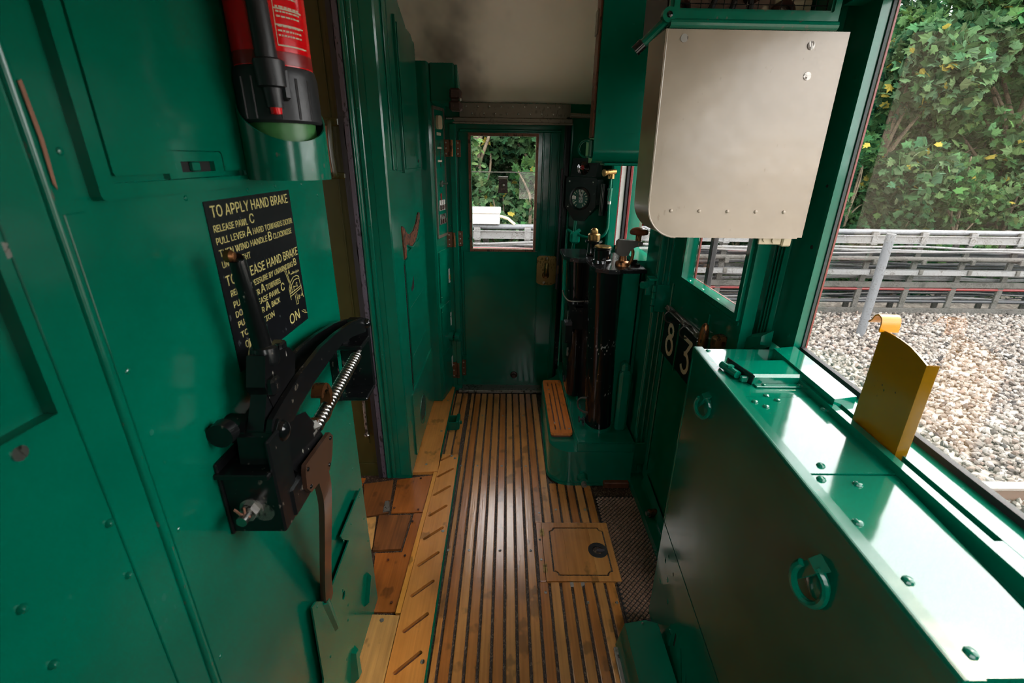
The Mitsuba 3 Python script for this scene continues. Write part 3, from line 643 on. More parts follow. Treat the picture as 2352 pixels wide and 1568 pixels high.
for z0, z1 in ((0.862, 0.978), (0.095, 0.215)):
    hg = part(d3, 'hinge', cat(bx(0.612, 0.69, 1.822, 1.83, z0, z1, 0.002)), 'paint_green_deep')
    part(hg, 'knuckle', cat([cyl((0.606, 1.822, z0 + (z1 - z0) * i / 4 + 0.001), (0.606, 1.822, z0 + (z1 - z0) * (i + 1) / 4 - 0.001), 0.010) for i in range(4)]), 'paint_green')
    rivets(hg, FY(1.822), [(0.672, z0 + 0.02), (0.672, (z0 + z1) / 2), (0.672, z1 - 0.02)], 0.004)
kp = part(d3, 'kick_step', FR(0.66)(hull([(1.33, 0.0, 0.0), (1.75, 0.0, 0.0), (1.33, 0.05, 0.0), (1.75, 0.10, 0.0), (1.33, 0.0, 0.02), (1.75, 0.0, 0.02), (1.34, 0.03, 0.02), (1.74, 0.07, 0.02)])), 'paint_green')
part(kp, 'stop', cyl((0.655, 1.55, 0.05), (0.618, 1.545, 0.05), 0.017), 'bronze', label='bronze door stop')
part(kp, 'stop_bolt', cyl((0.62, 1.545, 0.05), (0.605, 1.543, 0.05), 0.010, n=6), 'steel_dull')
part(wr, 'hinge_pillar', bx(0.612, 0.74, 1.842, 2.0, 0.0, 2.2, 0.006), 'paint_green_deep')
for x, w in ((0.62, 0.006), (0.643, 0.004), (0.668, 0.008), (0.70, 0.004)):
    part(wr, 'pillar_rib', bx(x - w, x + w, 1.832, 1.845, 0.05, 2.1, 0.003), 'paint_green_deep')
hb = part(wr, 'pillar_bracket', cat(bx(0.575, 0.608, 1.835, 1.85, 0.93, 1.01, 0.002), bx(0.575, 0.61, 1.80, 1.842, 1.0, 1.008, 0.001)), 'paint_green_deep')
part(hb, 'bolt', cyl((0.577, 1.84, 0.975), (0.555, 1.825, 0.975), 0.015, n=6), 'paint_green')
# far bay
part(wr, 'far_panel', prism([(0.60, 2.0), (0.68, 2.0), (0.68, 2.8), (0.585, 2.8)], FZ(0), 0.0, 1.03), 'paint_green_deep')
part(wr, 'far_panel', prism([(0.585, 2.40), (0.68, 2.40), (0.68, 2.8), (0.575, 2.8)], FZ(0), 1.03, 2.2), 'paint_green_deep')
part(wr, 'far_header', prism([(0.60, 1.98), (0.68, 1.98), (0.68, 2.42), (0.585, 2.42)], FZ(0), 1.62, 2.2), 'paint_green_deep')
part(wr, 'far_ledge', prism([(0.57, 2.0), (0.63, 2.0), (0.62, 2.41), (0.56, 2.41)], FZ(0), 1.018, 1.040), 'paint_teal')
part(wr, 'far_ledge', prism([(0.555, 2.0), (0.60, 2.0), (0.59, 2.41), (0.545, 2.41)], FZ(0), 0.985, 1.008), 'paint_green')
part(wr, 'far_jamb', bx(0.515, 0.555, 2.38, 2.42, 1.0, 1.55, 0.003), 'paint_green')
part(wr, 'far_jamb', bx(0.556, 0.582, 2.385, 2.42, 1.04, 1.50, 0.002), 'white', label='pale painted window strip')
part(wr, 'far_jamb', bx(0.549, 0.557, 2.38, 2.41, 1.04, 1.50, 0.001), 'red_trim')
part(wr, 'far_jamb', bx(0.583, 0.598, 2.375, 2.41, 1.04, 1.50, 0.002), 'dark_grey')
part(wr, 'far_jamb', bx(0.599, 0.612, 2.37, 2.41, 1.04, 1.50, 0.002), 'red_trim')
w2 = struct('window_2', trimesh.Trimesh([(0.655, 2.0, 1.03), (0.645, 2.41, 1.03), (0.645, 2.41, 1.63), (0.655, 2.0, 1.63)], [(0, 1, 2), (0, 2, 3)], process=False), 'glass', label='far front window pane', smooth=False)

# ================================================================== THINGS ON THE BULKHEAD
# ---- hand brake notice
sn = thing('hand_brake_notice', 'black enamel notice with yellow lettering TO APPLY HAND BRAKE on the green bulkhead', 'sign')
part(sn, 'plate', prism(sg.Polygon([(0.717, 1.383), (1.0045, 1.383), (1.001, 1.103), (0.717, 1.103)]), FL, 0.0, 0.0018), 'sign_black')
rows = [('TO APPLY HAND BRAKE', 0.729, 0.991, 0.0245, 0.0172), ('RELEASE PAWL', 0.727, 0.826, 0.047, 0.0106), ('C', 0.834, 0.849, 0.0465, 0.016),
        ('PULL LEVER', 0.727, 0.811, 0.066, 0.0106), ('A', 0.816, 0.832, 0.066, 0.016), ('HARD TOWARDS DOOR', 0.838, 0.996, 0.066, 0.0106),
        ('THEN WIND HANDLE', 0.728, 0.882, 0.085, 0.0106), ('B', 0.888, 0.901, 0.0855, 0.016), ('CLOCKWISE', 0.907, 0.986, 0.0855, 0.0106),
        ('UNTIL TIGHT', 0.729, 0.815, 0.103, 0.0106), ('TO RELEASE HAND BRAKE', 0.729, 0.999, 0.133, 0.0165),
        ('RELIEVE PRESSURE BY UNWINDING', 0.735, 0.968, 0.152, 0.0102), ('B', 0.973, 0.985, 0.152, 0.0145),
        ('PULL LEVER', 0.736, 0.822, 0.1715, 0.0104), ('A', 0.827, 0.842, 0.1715, 0.0155), ('TOWARDS', 0.846, 0.904, 0.1715, 0.0104),
        ('DOOR RELEASE PAWL', 0.736, 0.894, 0.189, 0.0104), ('C', 0.902, 0.916, 0.189, 0.0155),
        ('PUSH LEVER', 0.737, 0.826, 0.207, 0.0104), ('A', 0.832, 0.848, 0.207, 0.0155), ('BACK', 0.855, 0.888, 0.207, 0.0104),
        ('TO POSITION', 0.738, 0.858, 0.226, 0.0104), ('OFF', 0.745, 0.772, 0.247, 0.012), ('ON', 0.915, 0.962, 0.265, 0.0205)]
for s, a0, a1, dz, h in rows:
    part(sn, 'lettering', text(s, FL, a0, 1.383 - dz, a1 - a0, h, 0.0017), 'lettering', smooth=False)
dg = []
for pts in ([(0.928, 1.213), (0.939, 1.176)], [(0.934, 1.213), (0.943, 1.174)], [(0.934, 1.160), (0.944, 1.176), (0.960, 1.186), (0.976, 1.186), (0.986, 1.180)],
            [(0.936, 1.153), (0.948, 1.168), (0.962, 1.177), (0.978, 1.177), (0.986, 1.173)], [(0.934, 1.160), (0.936, 1.130)], [(0.986, 1.182), (0.988, 1.150)],
            [(0.934, 1.146), (0.990, 1.152)], [(0.934, 1.139), (0.990, 1.146)], [(0.956, 1.137), (0.957, 1.108)], [(0.964, 1.137), (0.965, 1.108)], [(0.957, 1.108), (0.965, 1.108)],
            [(0.940, 1.146), (0.940, 1.166)], [(0.946, 1.146), (0.946, 1.170)], [(0.990, 1.150), (0.993, 1.118)], [(0.955, 1.160), (0.966, 1.158)], [(0.955, 1.150), (0.956, 1.162)],
            [(0.952, 1.196), (0.966, 1.198)], [(0.962, 1.201), (0.966, 1.198), (0.962, 1.195)], [(0.982, 1.125), (0.991, 1.126)], [(0.987, 1.129), (0.991, 1.126), (0.987, 1.123)]):
    dg.append(line([(y, 1.150 + (z - 1.108) * 0.76) for y, z in pts], 0.0012))
part(sn, 'diagram', prism(shapely.union_all(dg), FL, 0.0017, 0.0024), 'lettering', smooth=False, label='small line drawing of the hand brake')
for s, a, b, h in (('A', 0.942, 1.219, 0.009), ('C', 0.968, 1.186, 0.009), ('B', 0.970, 1.158, 0.009), ('TO DOOR', 0.968, 1.215, 0.0038)):
    part(sn, 'lettering', text(s, FL, a, b, None if len(s) > 1 else 0.007, h, 0.0017), 'lettering', smooth=False)
part(sn, 'pointer', prism(shapely.union_all([line([(0.967, 1.135), (0.99, 1.120)], 0.0012), line([(0.968, 1.137), (0.993, 1.125)], 0.0012), line([(0.99, 1.122), (0.999, 1.118)], 0.0016)]).intersection(sg.box(0.9, 1.104, 1.0, 1.13)), FL, 0.0017, 0.0024), 'lettering', smooth=False)
part(sn, 'pointer', prism(line([(0.745, 1.118), (0.762, 1.142)], 0.0042), FL, 0.0017, 0.0024), 'lettering', smooth=False)

# ---- fire extinguisher in its cup
ex = thing('fire_extinguisher', 'red fire extinguisher with a black base and hose in a green cup on the bulkhead', 'fire extinguisher')
EX, EY = -0.3855, 0.872
part(ex, 'cylinder', lathe([(0, 1.555), (0.0575, 1.556), (0.0585, 1.575), (0.0585, 2.0), (0, 2.0)], (EX, EY, 0), n=48), 'red_paint')
part(ex, 'band', lathe([(0.0586, 1.580), (0.0590, 1.581), (0.0590, 1.597), (0.0586, 1.598)], (EX, EY, 0), n=48), 'red_dark')
part(ex, 'base_boot', lathe([(0, 1.498), (0.061, 1.498), (0.0635, 1.502), (0.0635, 1.565), (0.0605, 1.577), (0.058, 1.579), (0, 1.579)], (EX, EY, 0), n=48), 'dark_grey')
part(ex, 'foot', lathe([(0, 1.43), (0.05, 1.43), (0.052, 1.435), (0.052, 1.50), (0, 1.50)], (EX, EY, 0), n=36), 'green_plastic')
ribs = []
for a in np.radians([-118, -100, -64, -40, -20]):
    ribs.append(cyl((EX + 0.0632 * math.cos(a), EY + 0.0632 * math.sin(a), 1.503), (EX + 0.0632 * math.cos(a), EY + 0.0632 * math.sin(a), 1.562), 0.0022, n=6))
for q in ribs:
    part(ex, 'boot_rib', q, 'dark_grey')
HX, HY = EX + 0.020, EY - 0.0655
part(ex, 'hose', tube(spl([(HX - 0.006, HY + 0.0, 1.95), (HX - 0.004, HY, 1.75), (HX, HY, 1.585)]), np.linspace(0.0125, 0.0155, 17), 18), 'dark_grey')
part(ex, 'nozzle_holder', cat(lathe([(0, 1.518), (0.012, 1.518), (0.014, 1.545), (0.0215, 1.547), (0.0225, 1.582), (0.0165, 1.585), (0, 1.585)], (HX + 0.002, HY, 0), n=24), bx(HX - 0.012, HX + 0.026, HY, EY - 0.055, 1.528, 1.575, 0.006)), 'dark_grey')
part(ex, 'nozzle_tip', lathe([(0, 1.508), (0.008, 1.509), (0.009, 1.519), (0, 1.52)], (HX + 0.002, HY, 0), n=16), 'red_paint')
lab = []


def onc(a, z, r=0.0588):
    return (EX + r * math.cos(a), EY + r * math.sin(a), z)


def patch(a0, a1, z0, z1):
    aa = np.linspace(a0, a1, max(2, int(abs(a1 - a0) / 0.06) + 1)); v, f = [], []
    for a in aa:
        v += [onc(a, z0), onc(a, z1)]
    for i in range(len(aa) - 1):
        f += [(2 * i, 2 * i + 2, 2 * i + 3), (2 * i, 2 * i + 3, 2 * i + 1)]
    return trimesh.Trimesh(v, f, process=False)


lab += [patch(-0.98, -0.965, 1.605, 1.80), patch(-0.97, -0.15, 1.653, 1.655), patch(-0.97, -0.15, 1.632, 1.634), patch(-0.97, -0.1, 1.605, 1.607), patch(-0.97, -0.15, 1.70, 1.702)]
r2 = random.Random(4)
for i in range(14):
    z, a = 1.612 + 0.0062 * i, -0.92
    if i % 4 == 0:
        continue
    while a < -0.3:
        w = r2.uniform(0.03, 0.12); lab.append(patch(a, min(a + w, -0.25), z, z + 0.0022)); a += w + 0.025
part(ex, 'printed_label', cat(lab), 'lettering_white', smooth=False, label='white printed lines')
cu = thing('extinguisher_cup', 'green painted metal cup holding the fire extinguisher, its rim cut aslant', 'bracket')
na = 64; v, f = [], []
for i in range(na):
    a = 2 * math.pi * i / na
    d = math.cos(a - math.radians(-52))
    zt = 1.515 - 0.045 * d if d > -0.3 else 1.5285 + 0.03 * min(1, (-0.3 - d) * 1.5)
    for r, z in ((0.0672, 1.410), (0.0672, zt), (0.0645, zt), (0.0645, 1.412)):
        v.append((EX + r * math.cos(a), EY + r * math.sin(a), z))
for i in range(na):
    j = (i + 1) % na
    for k in range(3):
        f += [(4 * i + k, 4 * j + k, 4 * j + k + 1), (4 * i + k, 4 * j + k + 1, 4 * i + k + 1)]
part(cu, 'shell', cat(trimesh.Trimesh(v, f, process=False), lathe([(0, 1.41), (0.0672, 1.41), (0.0672, 1.414), (0, 1.414)], (EX, EY, 0), n=48)), 'paint_green_worn', smooth=40)
part(cu, 'back_strap', fbx(FL, 0.845, 0.905, 1.40, 1.60, 0.0, 0.008, 0.002), 'paint_green')

# ---- hand brake
hb = thing('hand_brake', 'black iron hand brake lever with a toothless quadrant and coil spring on the bulkhead', 'hand brake')
qp = sg.Polygon([(0.630, 1.042), (0.640, 1.056), (0.687, 1.068), (0.754, 1.081), (0.863, 1.091), (0.950, 1.088), (1.055, 1.076), (1.150, 1.055), (1.166, 1.045), (1.166, 1.028), (1.143, 1.018),
                 (1.044, 1.042), (0.969, 1.053), (0.898, 1.048), (0.810, 1.040), (0.735, 1.027), (0.690, 1.012), (0.668, 1.002), (0.645, 1.006), (0.631, 1.022)]).buffer(0.003).buffer(-0.003)
part(hb, 'quadrant', prism(qp, FL, 0.074, 0.083), 'black_paint')
part(hb, 'quadrant', prism(affinity.translate(qp, 0.0, -0.004), FL, 0.030, 0.039), 'black_paint')
FH = lambda c: F([-0.455 + c, 0, 0], [0, 1, 0], [0, 0, 1], [1, 0, 0])
part(hb, 'quadrant_cap', cat([fbx(FL, 0.80 + 0.0 * i, 0.80, 1, 1, 0, 0, 0) for i in range(0)] + [fbx(FL, 1.135, 1.165, 1.024, 1.052, 0.036, 0.078, 0.004)]), 'black_paint')
part(hb, 'pivot_bolt', dome(FL, 0.651, 1.028, 0.019, 0.017, 0.083, n=20), 'black_gloss')
part(hb, 'end_bolt', dome(FL, 1.153, 1.038, 0.013, 0.013, 0.083, n=18), 'black_gloss')
lv = part(hb, 'lever', FL(tube(spl([(0.676, 1.307, 0.058), (0.6775, 1.300, 0.058), (0.685, 1.25, 0.058), (0.695, 1.187, 0.057), (0.703, 1.125, 0.056)], 6), np.concatenate([[0.003, 0.0075, 0.0098, 0.0108], np.linspace(0.0112, 0.0158, 21)]), 16)), 'black_chipped')
part(lv, 'tip', FL(lathe([(0, 0), (0.006, -0.002), (0.009, -0.006), (0.0095, -0.014), (0, -0.014)], (0.675, 1.311, 0.058), n=16)), 'bronze', label='worn bare metal tip')
cs = sg.Polygon([(0.676, 1.150), (0.725, 1.140), (0.752, 1.133), (0.768, 1.112), (0.757, 1.084), (0.748, 1.045), (0.688, 1.02), (0.668, 1.07), (0.658, 1.105)]).buffer(0.004).buffer(-0.002)
part(lv, 'casting', prism(cs, FL, 0.042, 0.072), 'black_chipped')
part(lv, 'socket', cat(FL(lathe([(0, 0), (0.021, 0), (0.023, 0.006), (0.021, 0.028), (0.017, 0.032), (0, 0.032)], (0.698, 1.128, 0.057), axis=(0.12, 1, 0), n=20)), fbx(FL, 0.735, 0.758, 1.12, 1.148, 0.045, 0.068, 0.003), fbx(FL, 0.66, 0.688, 1.085, 1.115, 0.05, 0.084, 0.005)), 'black_paint')
part(lv, 'fork', prism(sg.Polygon([(0.665, 1.09), (0.74, 1.10), (0.70, 1.015), (0.64, 1.012), (0.635, 1.04)]).buffer(0.004), FL, 0.044, 0.07), 'black_paint')
br = part(hb, 'bracket', cat(fbx(FY(0.600), -0.4555, -0.366, 0.862, 0.985, -0.008, 0.0, 0.003), fbx(FL, 0.600, 0.66, 0.862, 1.04, 0.083, 0.091, 0.003), fbx(FL, 0.59, 0.66, 0.975, 0.985, 0.0, 0.086, 0.002), fbx(FL, 0.596, 0.69, 0.86, 1.0, 0.0, 0.006, 0.002)), 'black_paint')
part(br, 'arm', prism(sg.Polygon([(0.62, 0.96), (0.655, 0.96), (0.672, 1.03), (0.65, 1.048), (0.63, 1.03)]).buffer(0.004), FL, 0.028, 0.088), 'black_paint')
part(br, 'trunnion', cat(cyl(FL.p(0.655, 1.03, 0.0), FL.p(0.655, 1.03, 0.03), 0.024), cyl(FL.p(0.62, 1.05, 0.02), FL.p(0.60, 1.05, 0.02), 0.02)), 'black_paint')
part(br, 'nut', cat(FY(0.600)(lathe([(0, 0), (0.0175, 0), (0.0185, 0.004), (0, 0.004)], (-0.411, 0.915, 0), n=20)), cyl((-0.411, 0.597, 0.915), (-0.411, 0.583, 0.915), 0.0145, n=6)), 'steel_dull', label='castle nut with split pin')
part(br, 'stud', cyl((-0.411, 0.585, 0.915), (-0.411, 0.566, 0.915), 0.0085), 'steel')
part(br, 'split_pin', cat(tube(spl([(-0.425, 0.577, 0.930), (-0.412, 0.574, 0.922), (-0.402, 0.577, 0.916)]), 0.0022, 6), tube([(-0.409, 0.577, 0.934), (-0.410, 0.577, 0.918)], 0.0018, 6)), 'copper_pink')
hs = part(hb, 'housing', FL(hull([(0.672, 1.035, 0.045), (0.752, 1.005, 0.045), (0.672, 1.035, 0.082), (0.752, 1.005, 0.082), (0.79, 0.93, 0.04), (0.79, 0.93, 0.09), (0.70, 0.89, 0.04), (0.70, 0.89, 0.09), (0.64, 0.98, 0.05), (0.64, 0.98, 0.08)])), 'black_chipped')
part(hs, 'cover_plate', FL(hull([(a, b, c) for a, b in ((0.678, 0.940), (0.792, 0.934), (0.805, 0.918), (0.788, 0.882), (0.768, 0.862), (0.681, 0.878), (0.668, 0.897), (0.672, 0.928)) for c in (0.095, 0.103)])), 'painted_reflection_brown', label='black cover plate with a painted brown floor reflection')
part(hs, 'block', fbx(FL, 0.63, 0.79, 0.862, 0.925, 0.03, 0.095, 0.006), 'black_paint')
rivets(hs, FL, [(0.682, 0.928), (0.790, 0.922), (0.682, 0.890), (0.768, 0.874)], 0.0045, 'black_gloss', c=0.103, name='bolt')
part(hs, 'shaft', cat(cyl(FL.p(0.60, 0.905, 0.06), FL.p(0.64, 0.905, 0.06), 0.018), cyl(FL.p(0.62, 0.925, 0.06), FL.p(0.66, 0.945, 0.06), 0.013)), 'steel_dull')
part(hs, 'nut', cyl(FL.p(0.765, 0.962, 0.075), FL.p(0.785, 0.956, 0.08), 0.014, n=6), 'steel_dull')
tt = np.linspace(0, 1, 26 * 14); A, B = np.array(FL.p(0.775, 0.952, 0.082)), np.array(FL.p(1.10, 0.968, 0.066)); ax = (B - A) / np.linalg.norm(B - A)
s1 = np.cross(ax, [1, 0, 0]); s1 /= np.linalg.norm(s1); s2 = np.cross(ax, s1)
part(hb, 'spring', tube(A + tt[:, None] * (B - A) + 0.0105 * (np.cos(tt * 26 * 2 * np.pi)[:, None] * s1 + np.sin(tt * 26 * 2 * np.pi)[:, None] * s2), 0.0042, 6), 'spring_steel', smooth=True, label='bright steel coil spring')
part(hb, 'rod', cyl(A - ax * 0.02, B + ax * 0.03, 0.0065), 'steel_dull')
part(hb, 'pawl', prism(line(spl([(0.822, 1.002, 0), (0.832, 1.012, 0), (0.850, 1.008, 0), (0.862, 0.985, 0), (0.856, 0.958, 0), (0.838, 0.945, 0), (0.80, 0.952, 0), (0.785, 0.965, 0)], 5)[:, :2], 0.013), FL, 0.066, 0.088), 'bronze', label='brown curved pawl')
eb = part(hb, 'end_bracket', cat(fbx(FL, 1.165, 1.178, 0.845, 1.03, 0.0, 0.085, 0.003), fbx(FL, 1.09, 1.17, 0.838, 0.848, 0.0, 0.085, 0.003), fbx(FL, 1.09, 1.17, 0.985, 0.998, 0.0, 0.085, 0.003), fbx(FL, 1.085, 1.094, 0.84, 1.0, 0.0, 0.02, 0.002)), 'black_paint')
part(eb, 'bolt', cat(cyl(FL.p(1.115, 0.998, 0.035), FL.p(1.115, 1.02, 0.035), 0.012, n=6), cyl(FL.p(1.178, 0.93, 0.04), FL.p(1.19, 0.93, 0.04), 0.016, n=8)), 'black_paint')
bar = []
cen = spl([(0.762, 0.868, 0.084), (0.771, 0.802, 0.083), (0.779, 0.714, 0.07), (0.808, 0.57, 0.04), (0.83, 0.453, 0.018), (0.842, 0.37, 0.009)], 5)
for i in range(len(cen) - 1):
    pts = []
    for q, wd in ((cen[i], 1.0), (cen[i + 1], 1.0)):
        for sy in (-0.023, 0.023):
            for sx in (-0.006, 0.006):
                pts.append((q[0] + sy, q[1] + sy * 0.25, q[2] + sx))
    bar.append(hull(pts))
part(hb, 'pull_bar', FL(cat(bar)), 'painted_reflection_brown', label='flat black pull bar with a painted brown floor reflection going down into the pocket plate')

# ================================================================== CEILING CORNER, FAR END
cb = thing('ceiling_box', 'dark green metal box under the ceiling above the left edge of the far door', 'equipment box')
part(cb, 'body', bx(-0.385, -0.262, 2.54, 2.74, 1.70, 1.962, 0.008), 'paint_green_deep')
part(cb, 'lid', bx(-0.262, -0.248, 2.55, 2.73, 1.71, 1.955, 0.004), 'paint_green')
part(cb, 'knob', cat(cyl((-0.248, 2.6, 1.853), (-0.236, 2.6, 1.853), 0.004), dome(F([-0.24, 0, 0], [0, 1, 0], [0, 0, 1], [1, 0, 0]), 2.6, 1.853, 0.009, 0.006)), 'paint_green')
bb = thing('cable_gland', 'dark brown ribbed terminal block hanging at the corner of the ceiling box', 'terminal block')
part(bb, 'body', cat(bx(-0.287, -0.232, 2.52, 2.60, 1.715, 1.762, 0.008), bx(-0.291, -0.229, 2.515, 2.60, 1.664, 1.708, 0.010)), 'brown_block')
part(bb, 'neck', bx(-0.28, -0.238, 2.53, 2.59, 1.70, 1.72, 0.003), 'brown_block')
part(bb, 'screw', dome(FY(2.516), -0.234, 1.712, 0.008, 0.006), 'steel')
# ================================================================== FAR RIGHT CORNER: gauge, pipes, controller
ga = math.radians(36)
FG = F([0.392, 2.56, 1.255], [math.cos(ga), -math.sin(ga), 0], [0, 0, 1], [-math.sin(ga), -math.cos(ga), 0])
gg = thing('air_gauge', 'black octagonal duplex air pressure gauge facing left beside the far door', 'gauge')
oc = sg.Polygon([(-0.088, 0.10), (-0.078, 0.108), (0.085, 0.108), (0.092, 0.10), (0.092, -0.04), (0.035, -0.115), (-0.03, -0.115), (-0.088, -0.045)])
part(gg, 'face_plate', prism(oc, FG, 0.0, 0.008), 'black_paint')
part(gg, 'body', prism(sg.Polygon([(-0.07, 0.10), (0.085, 0.10), (0.09, 0.09), (0.09, -0.03), (0.03, -0.09), (-0.07, -0.04)]), FG, -0.075, 0.0), 'black_gloss')
part(gg, 'bezel', FG(lathe([(0.048, 0.008), (0.060, 0.008), (0.060, 0.014), (0.050, 0.018), (0.048, 0.012)], (0, 0, 0), n=32)), 'black_paint')
dl = part(gg, 'dial', FG(lathe([(0, 0.009), (0.049, 0.009), (0.049, 0.0095), (0, 0.0095)], (0, 0, 0), n=32)), 'dial_green', label='dark green dial with white scales')
part(dl, 'centre_strip', prism(rpoly(-0.005, 0.018, -0.02, 0.046, 0.002).difference(shapely.union_all([sg.Point(0.006, b).buffer(0.0035) for b in (-0.012, 0.009, 0.03)])), FG, 0.0095, 0.011), 'steel_dull')
tk = []
for a in range(-60, 241, 20):
    c_, s_ = math.cos(math.radians(a)), math.sin(math.radians(a))
    tk.append(line([(0.036 * c_, 0.036 * s_), (0.045 * c_, 0.045 * s_)], 0.0032))
part(dl, 'scale', prism(shapely.union_all(tk), FG, 0.0095, 0.0105), 'lettering_white', smooth=False)
part(dl, 'needle', prism(shapely.union_all([line([(-0.04, -0.025), (-0.018, -0.014)], 0.003), rpoly(-0.045, -0.022, -0.006, 0.012, 0.002)]), FG, 0.0105, 0.012), 'white', smooth=False)
rivets(gg, FG, [(-0.068, 0.085), (0.072, 0.085), (-0.07, -0.045), (0.066, -0.062)], 0.0045, 'steel', c=0.008, name='screw')
lh = part(gg, 'lamp_hood', FG(hull([(-0.07, 0.11, 0.0), (0.08, 0.11, 0.0), (-0.055, 0.20, 0.0), (0.085, 0.20, 0.0), (-0.07, 0.11, -0.06), (0.08, 0.11, -0.06), (-0.05, 0.20, -0.06), (0.085, 0.20, -0.06)])), 'black_paint')
part(lh, 'bullseye', FG(lathe([(0.030, -0.004), (0.034, 0.004), (0.028, 0.008), (0.020, 0.016), (0.008, 0.021), (0, 0.022)], (0.005, 0.152, 0), n=24)), 'black_gloss')
part(lh, 'bullseye_core', FG(lathe([(0, 0.021), (0.010, 0.0195), (0.012, 0.02), (0.006, 0.0245), (0, 0.025)], (0.008, 0.155, 0), n=16)), 'red_dark')
part(gg, 'side_tube', cyl((0.492, 2.46, 1.18), (0.492, 2.46, 1.335), 0.016), 'black_gloss')
part(gg, 'side_tube', cyl((0.520, 2.47, 1.20), (0.520, 2.47, 1.33), 0.010), 'dark_grey')
ap = thing('air_pipe', 'thin green air pipe with a brass cock curving down right of the gauge', 'pipe')
part(ap, 'pipe', tube(spl([(0.497, 2.33, 1.37), (0.497, 2.33, 1.30), (0.500, 2.33, 1.20), (0.500, 2.33, 1.13), (0.478, 2.34, 1.09), (0.43, 2.38, 1.075), (0.36, 2.46, 1.085), (0.325, 2.50, 1.10)], 8), 0.0065, 10), 'paint_green')
part(ap, 'union', cat(cyl((0.497, 2.33, 1.262), (0.498, 2.33, 1.315), 0.010), cyl((0.497, 2.33, 1.312), (0.497, 2.33, 1.322), 0.0125)), 'paint_green')
part(ap, 'cock', cat(cyl((0.497, 2.33, 1.365), (0.497, 2.33, 1.405), 0.016), cyl((0.46, 2.31, 1.392), (0.515, 2.33, 1.397), 0.0125), cyl((0.455, 2.308, 1.391), (0.462, 2.311, 1.392), 0.016)), 'brass', label='brass cock')
part(ap, 'union', cyl((0.498, 2.33, 1.248), (0.498, 2.33, 1.262), 0.009), 'steel')
part(ap, 'pipe', cyl((0.322, 2.50, 1.10), (0.316, 2.50, 0.30), 0.006), 'paint_green_deep')
part(ap, 'pipe', cyl((0.372, 2.55, 1.14), (0.366, 2.55, 0.9), 0.009), 'paint_green_deep')

pln = thing('controller_plinth', 'green steel plinth with a rounded corner carrying the two black controller columns', 'plinth')
q = [(0.212 + 0.10 * (1 - math.cos(t)), 1.89 - 0.10 * math.sin(t)) for t in np.linspace(0, math.pi / 2, 10)]
low = sg.Polygon(q + [(0.60, 1.79), (0.60, 2.70), (0.325, 2.70), (0.325, 2.62), (0.30, 2.58), (0.222, 2.50)])
part(pln, 'body', cat(prism(low, FZ(0), 0.0, 0.186), prism(low.buffer(0.006), FZ(0), 0.0, 0.012)), 'paint_green_deep')
part(pln, 'deck', cat(prism(sg.Polygon([(0.335, 1.795), (0.60, 1.795), (0.60, 2.70), (0.335, 2.70)]).buffer(-0.008).buffer(0.008), FZ(0), 0.186, 0.228), prism(sg.Polygon([(0.342, 1.802), (0.60, 1.802), (0.60, 2.70), (0.342, 2.70)]), FZ(0), 0.228, 0.233)), 'paint_green')
part(pln, 'drain_boss', cat(lathe([(0.034, 0), (0.024, 0.004), (0.017, 0.022), (0.017, 0.03), (0, 0.03)], (0.372, 1.792, 0.042), axis=(0, -1, 0), n=24)), 'paint_green')
part(pln, 'drain_plug', cyl((0.374, 1.765, 0.032), (0.374, 1.745, 0.030), 0.013, n=8), 'steel_dull')
rivets(pln, FY(1.789), [(0.315, 0.02), (0.395, 0.022)], 0.004)
sw = thing('step_board', 'grooved orange wooden foot board on the edge of the green plinth', 'foot board')
stp = rpoly(0.2245, 0.331, 1.91, 2.488, 0.018, 5)
grv = sg.MultiPolygon([line([(0.25, 1.945), (0.25, 1.985)], 0.0075), line([(0.25, 2.02), (0.25, 2.32)], 0.0075), line([(0.25, 2.41), (0.25, 2.45)], 0.0075), line([(0.275, 1.945), (0.275, 2.455)], 0.0075), line([(0.298, 1.945), (0.298, 2.455)], 0.0075)])
part(sw, 'board', prism(stp.difference(grv), FZ(0), 0.196, 0.210), 'step_wood')
part(sw, 'underside', prism(stp.buffer(-0.001), FZ(0), 0.1865, 0.199), 'dark_block_wood', smooth=False)
screws(sw, FZ(0.21), [(0.25, 2.365), (0.25, 2.003), (0.318, 2.46), (0.318, 1.95)], 0.005, 'steel_dull')


def column(xl0, xr0, yf0, yb0, xl1, xr1, yf1, yb1, z0, z1, m=16):
    pts = []
    for xl, xr, yf, yb, z in ((xl0, xr0, yf0, yb0, z0), (xl1, xr1, yf1, yb1, z1)):
        cx, rx, ry = (xl + xr) / 2, (xr - xl) / 2, (xr - xl) / 2 * 1.25
        pts += [(cx - rx * math.cos(t), yf + ry - ry * math.sin(t), z) for t in np.linspace(0, math.pi, m)] + [(xr, yb, z), (xl, yb, z)]
    return hull(pts)


ct = thing('master_controller', 'tall black master controller column with a dark mushroom handle on top', 'controller')
part(ct, 'column', column(0.394, 0.520, 1.882, 2.25, 0.362, 0.505, 1.915, 2.25, 0.245, 1.005), 'black_gloss')
part(ct, 'base_ring', column(0.388, 0.526, 1.874, 2.25, 0.388, 0.526, 1.874, 2.25, 0.233, 0.25), 'paint_green_deep')
part(ct, 'side_panel', bx(0.505, 0.580, 1.955, 2.25, 0.235, 1.0, 0.003), 'paint_green_deep', label='green side panel')
tp2 = sg.Polygon([(0.366, 1.985), (0.382, 1.93), (0.43, 1.895), (0.475, 1.892), (0.492, 1.905), (0.592, 1.915), (0.592, 2.28), (0.372, 2.28)]).buffer(0.004)
part(ct, 'top_plate', cat(prism(tp2, FZ(0), 1.004, 1.018), prism(tp2.buffer(-0.004), FZ(0), 1.018, 1.021)), 'black_chipped')
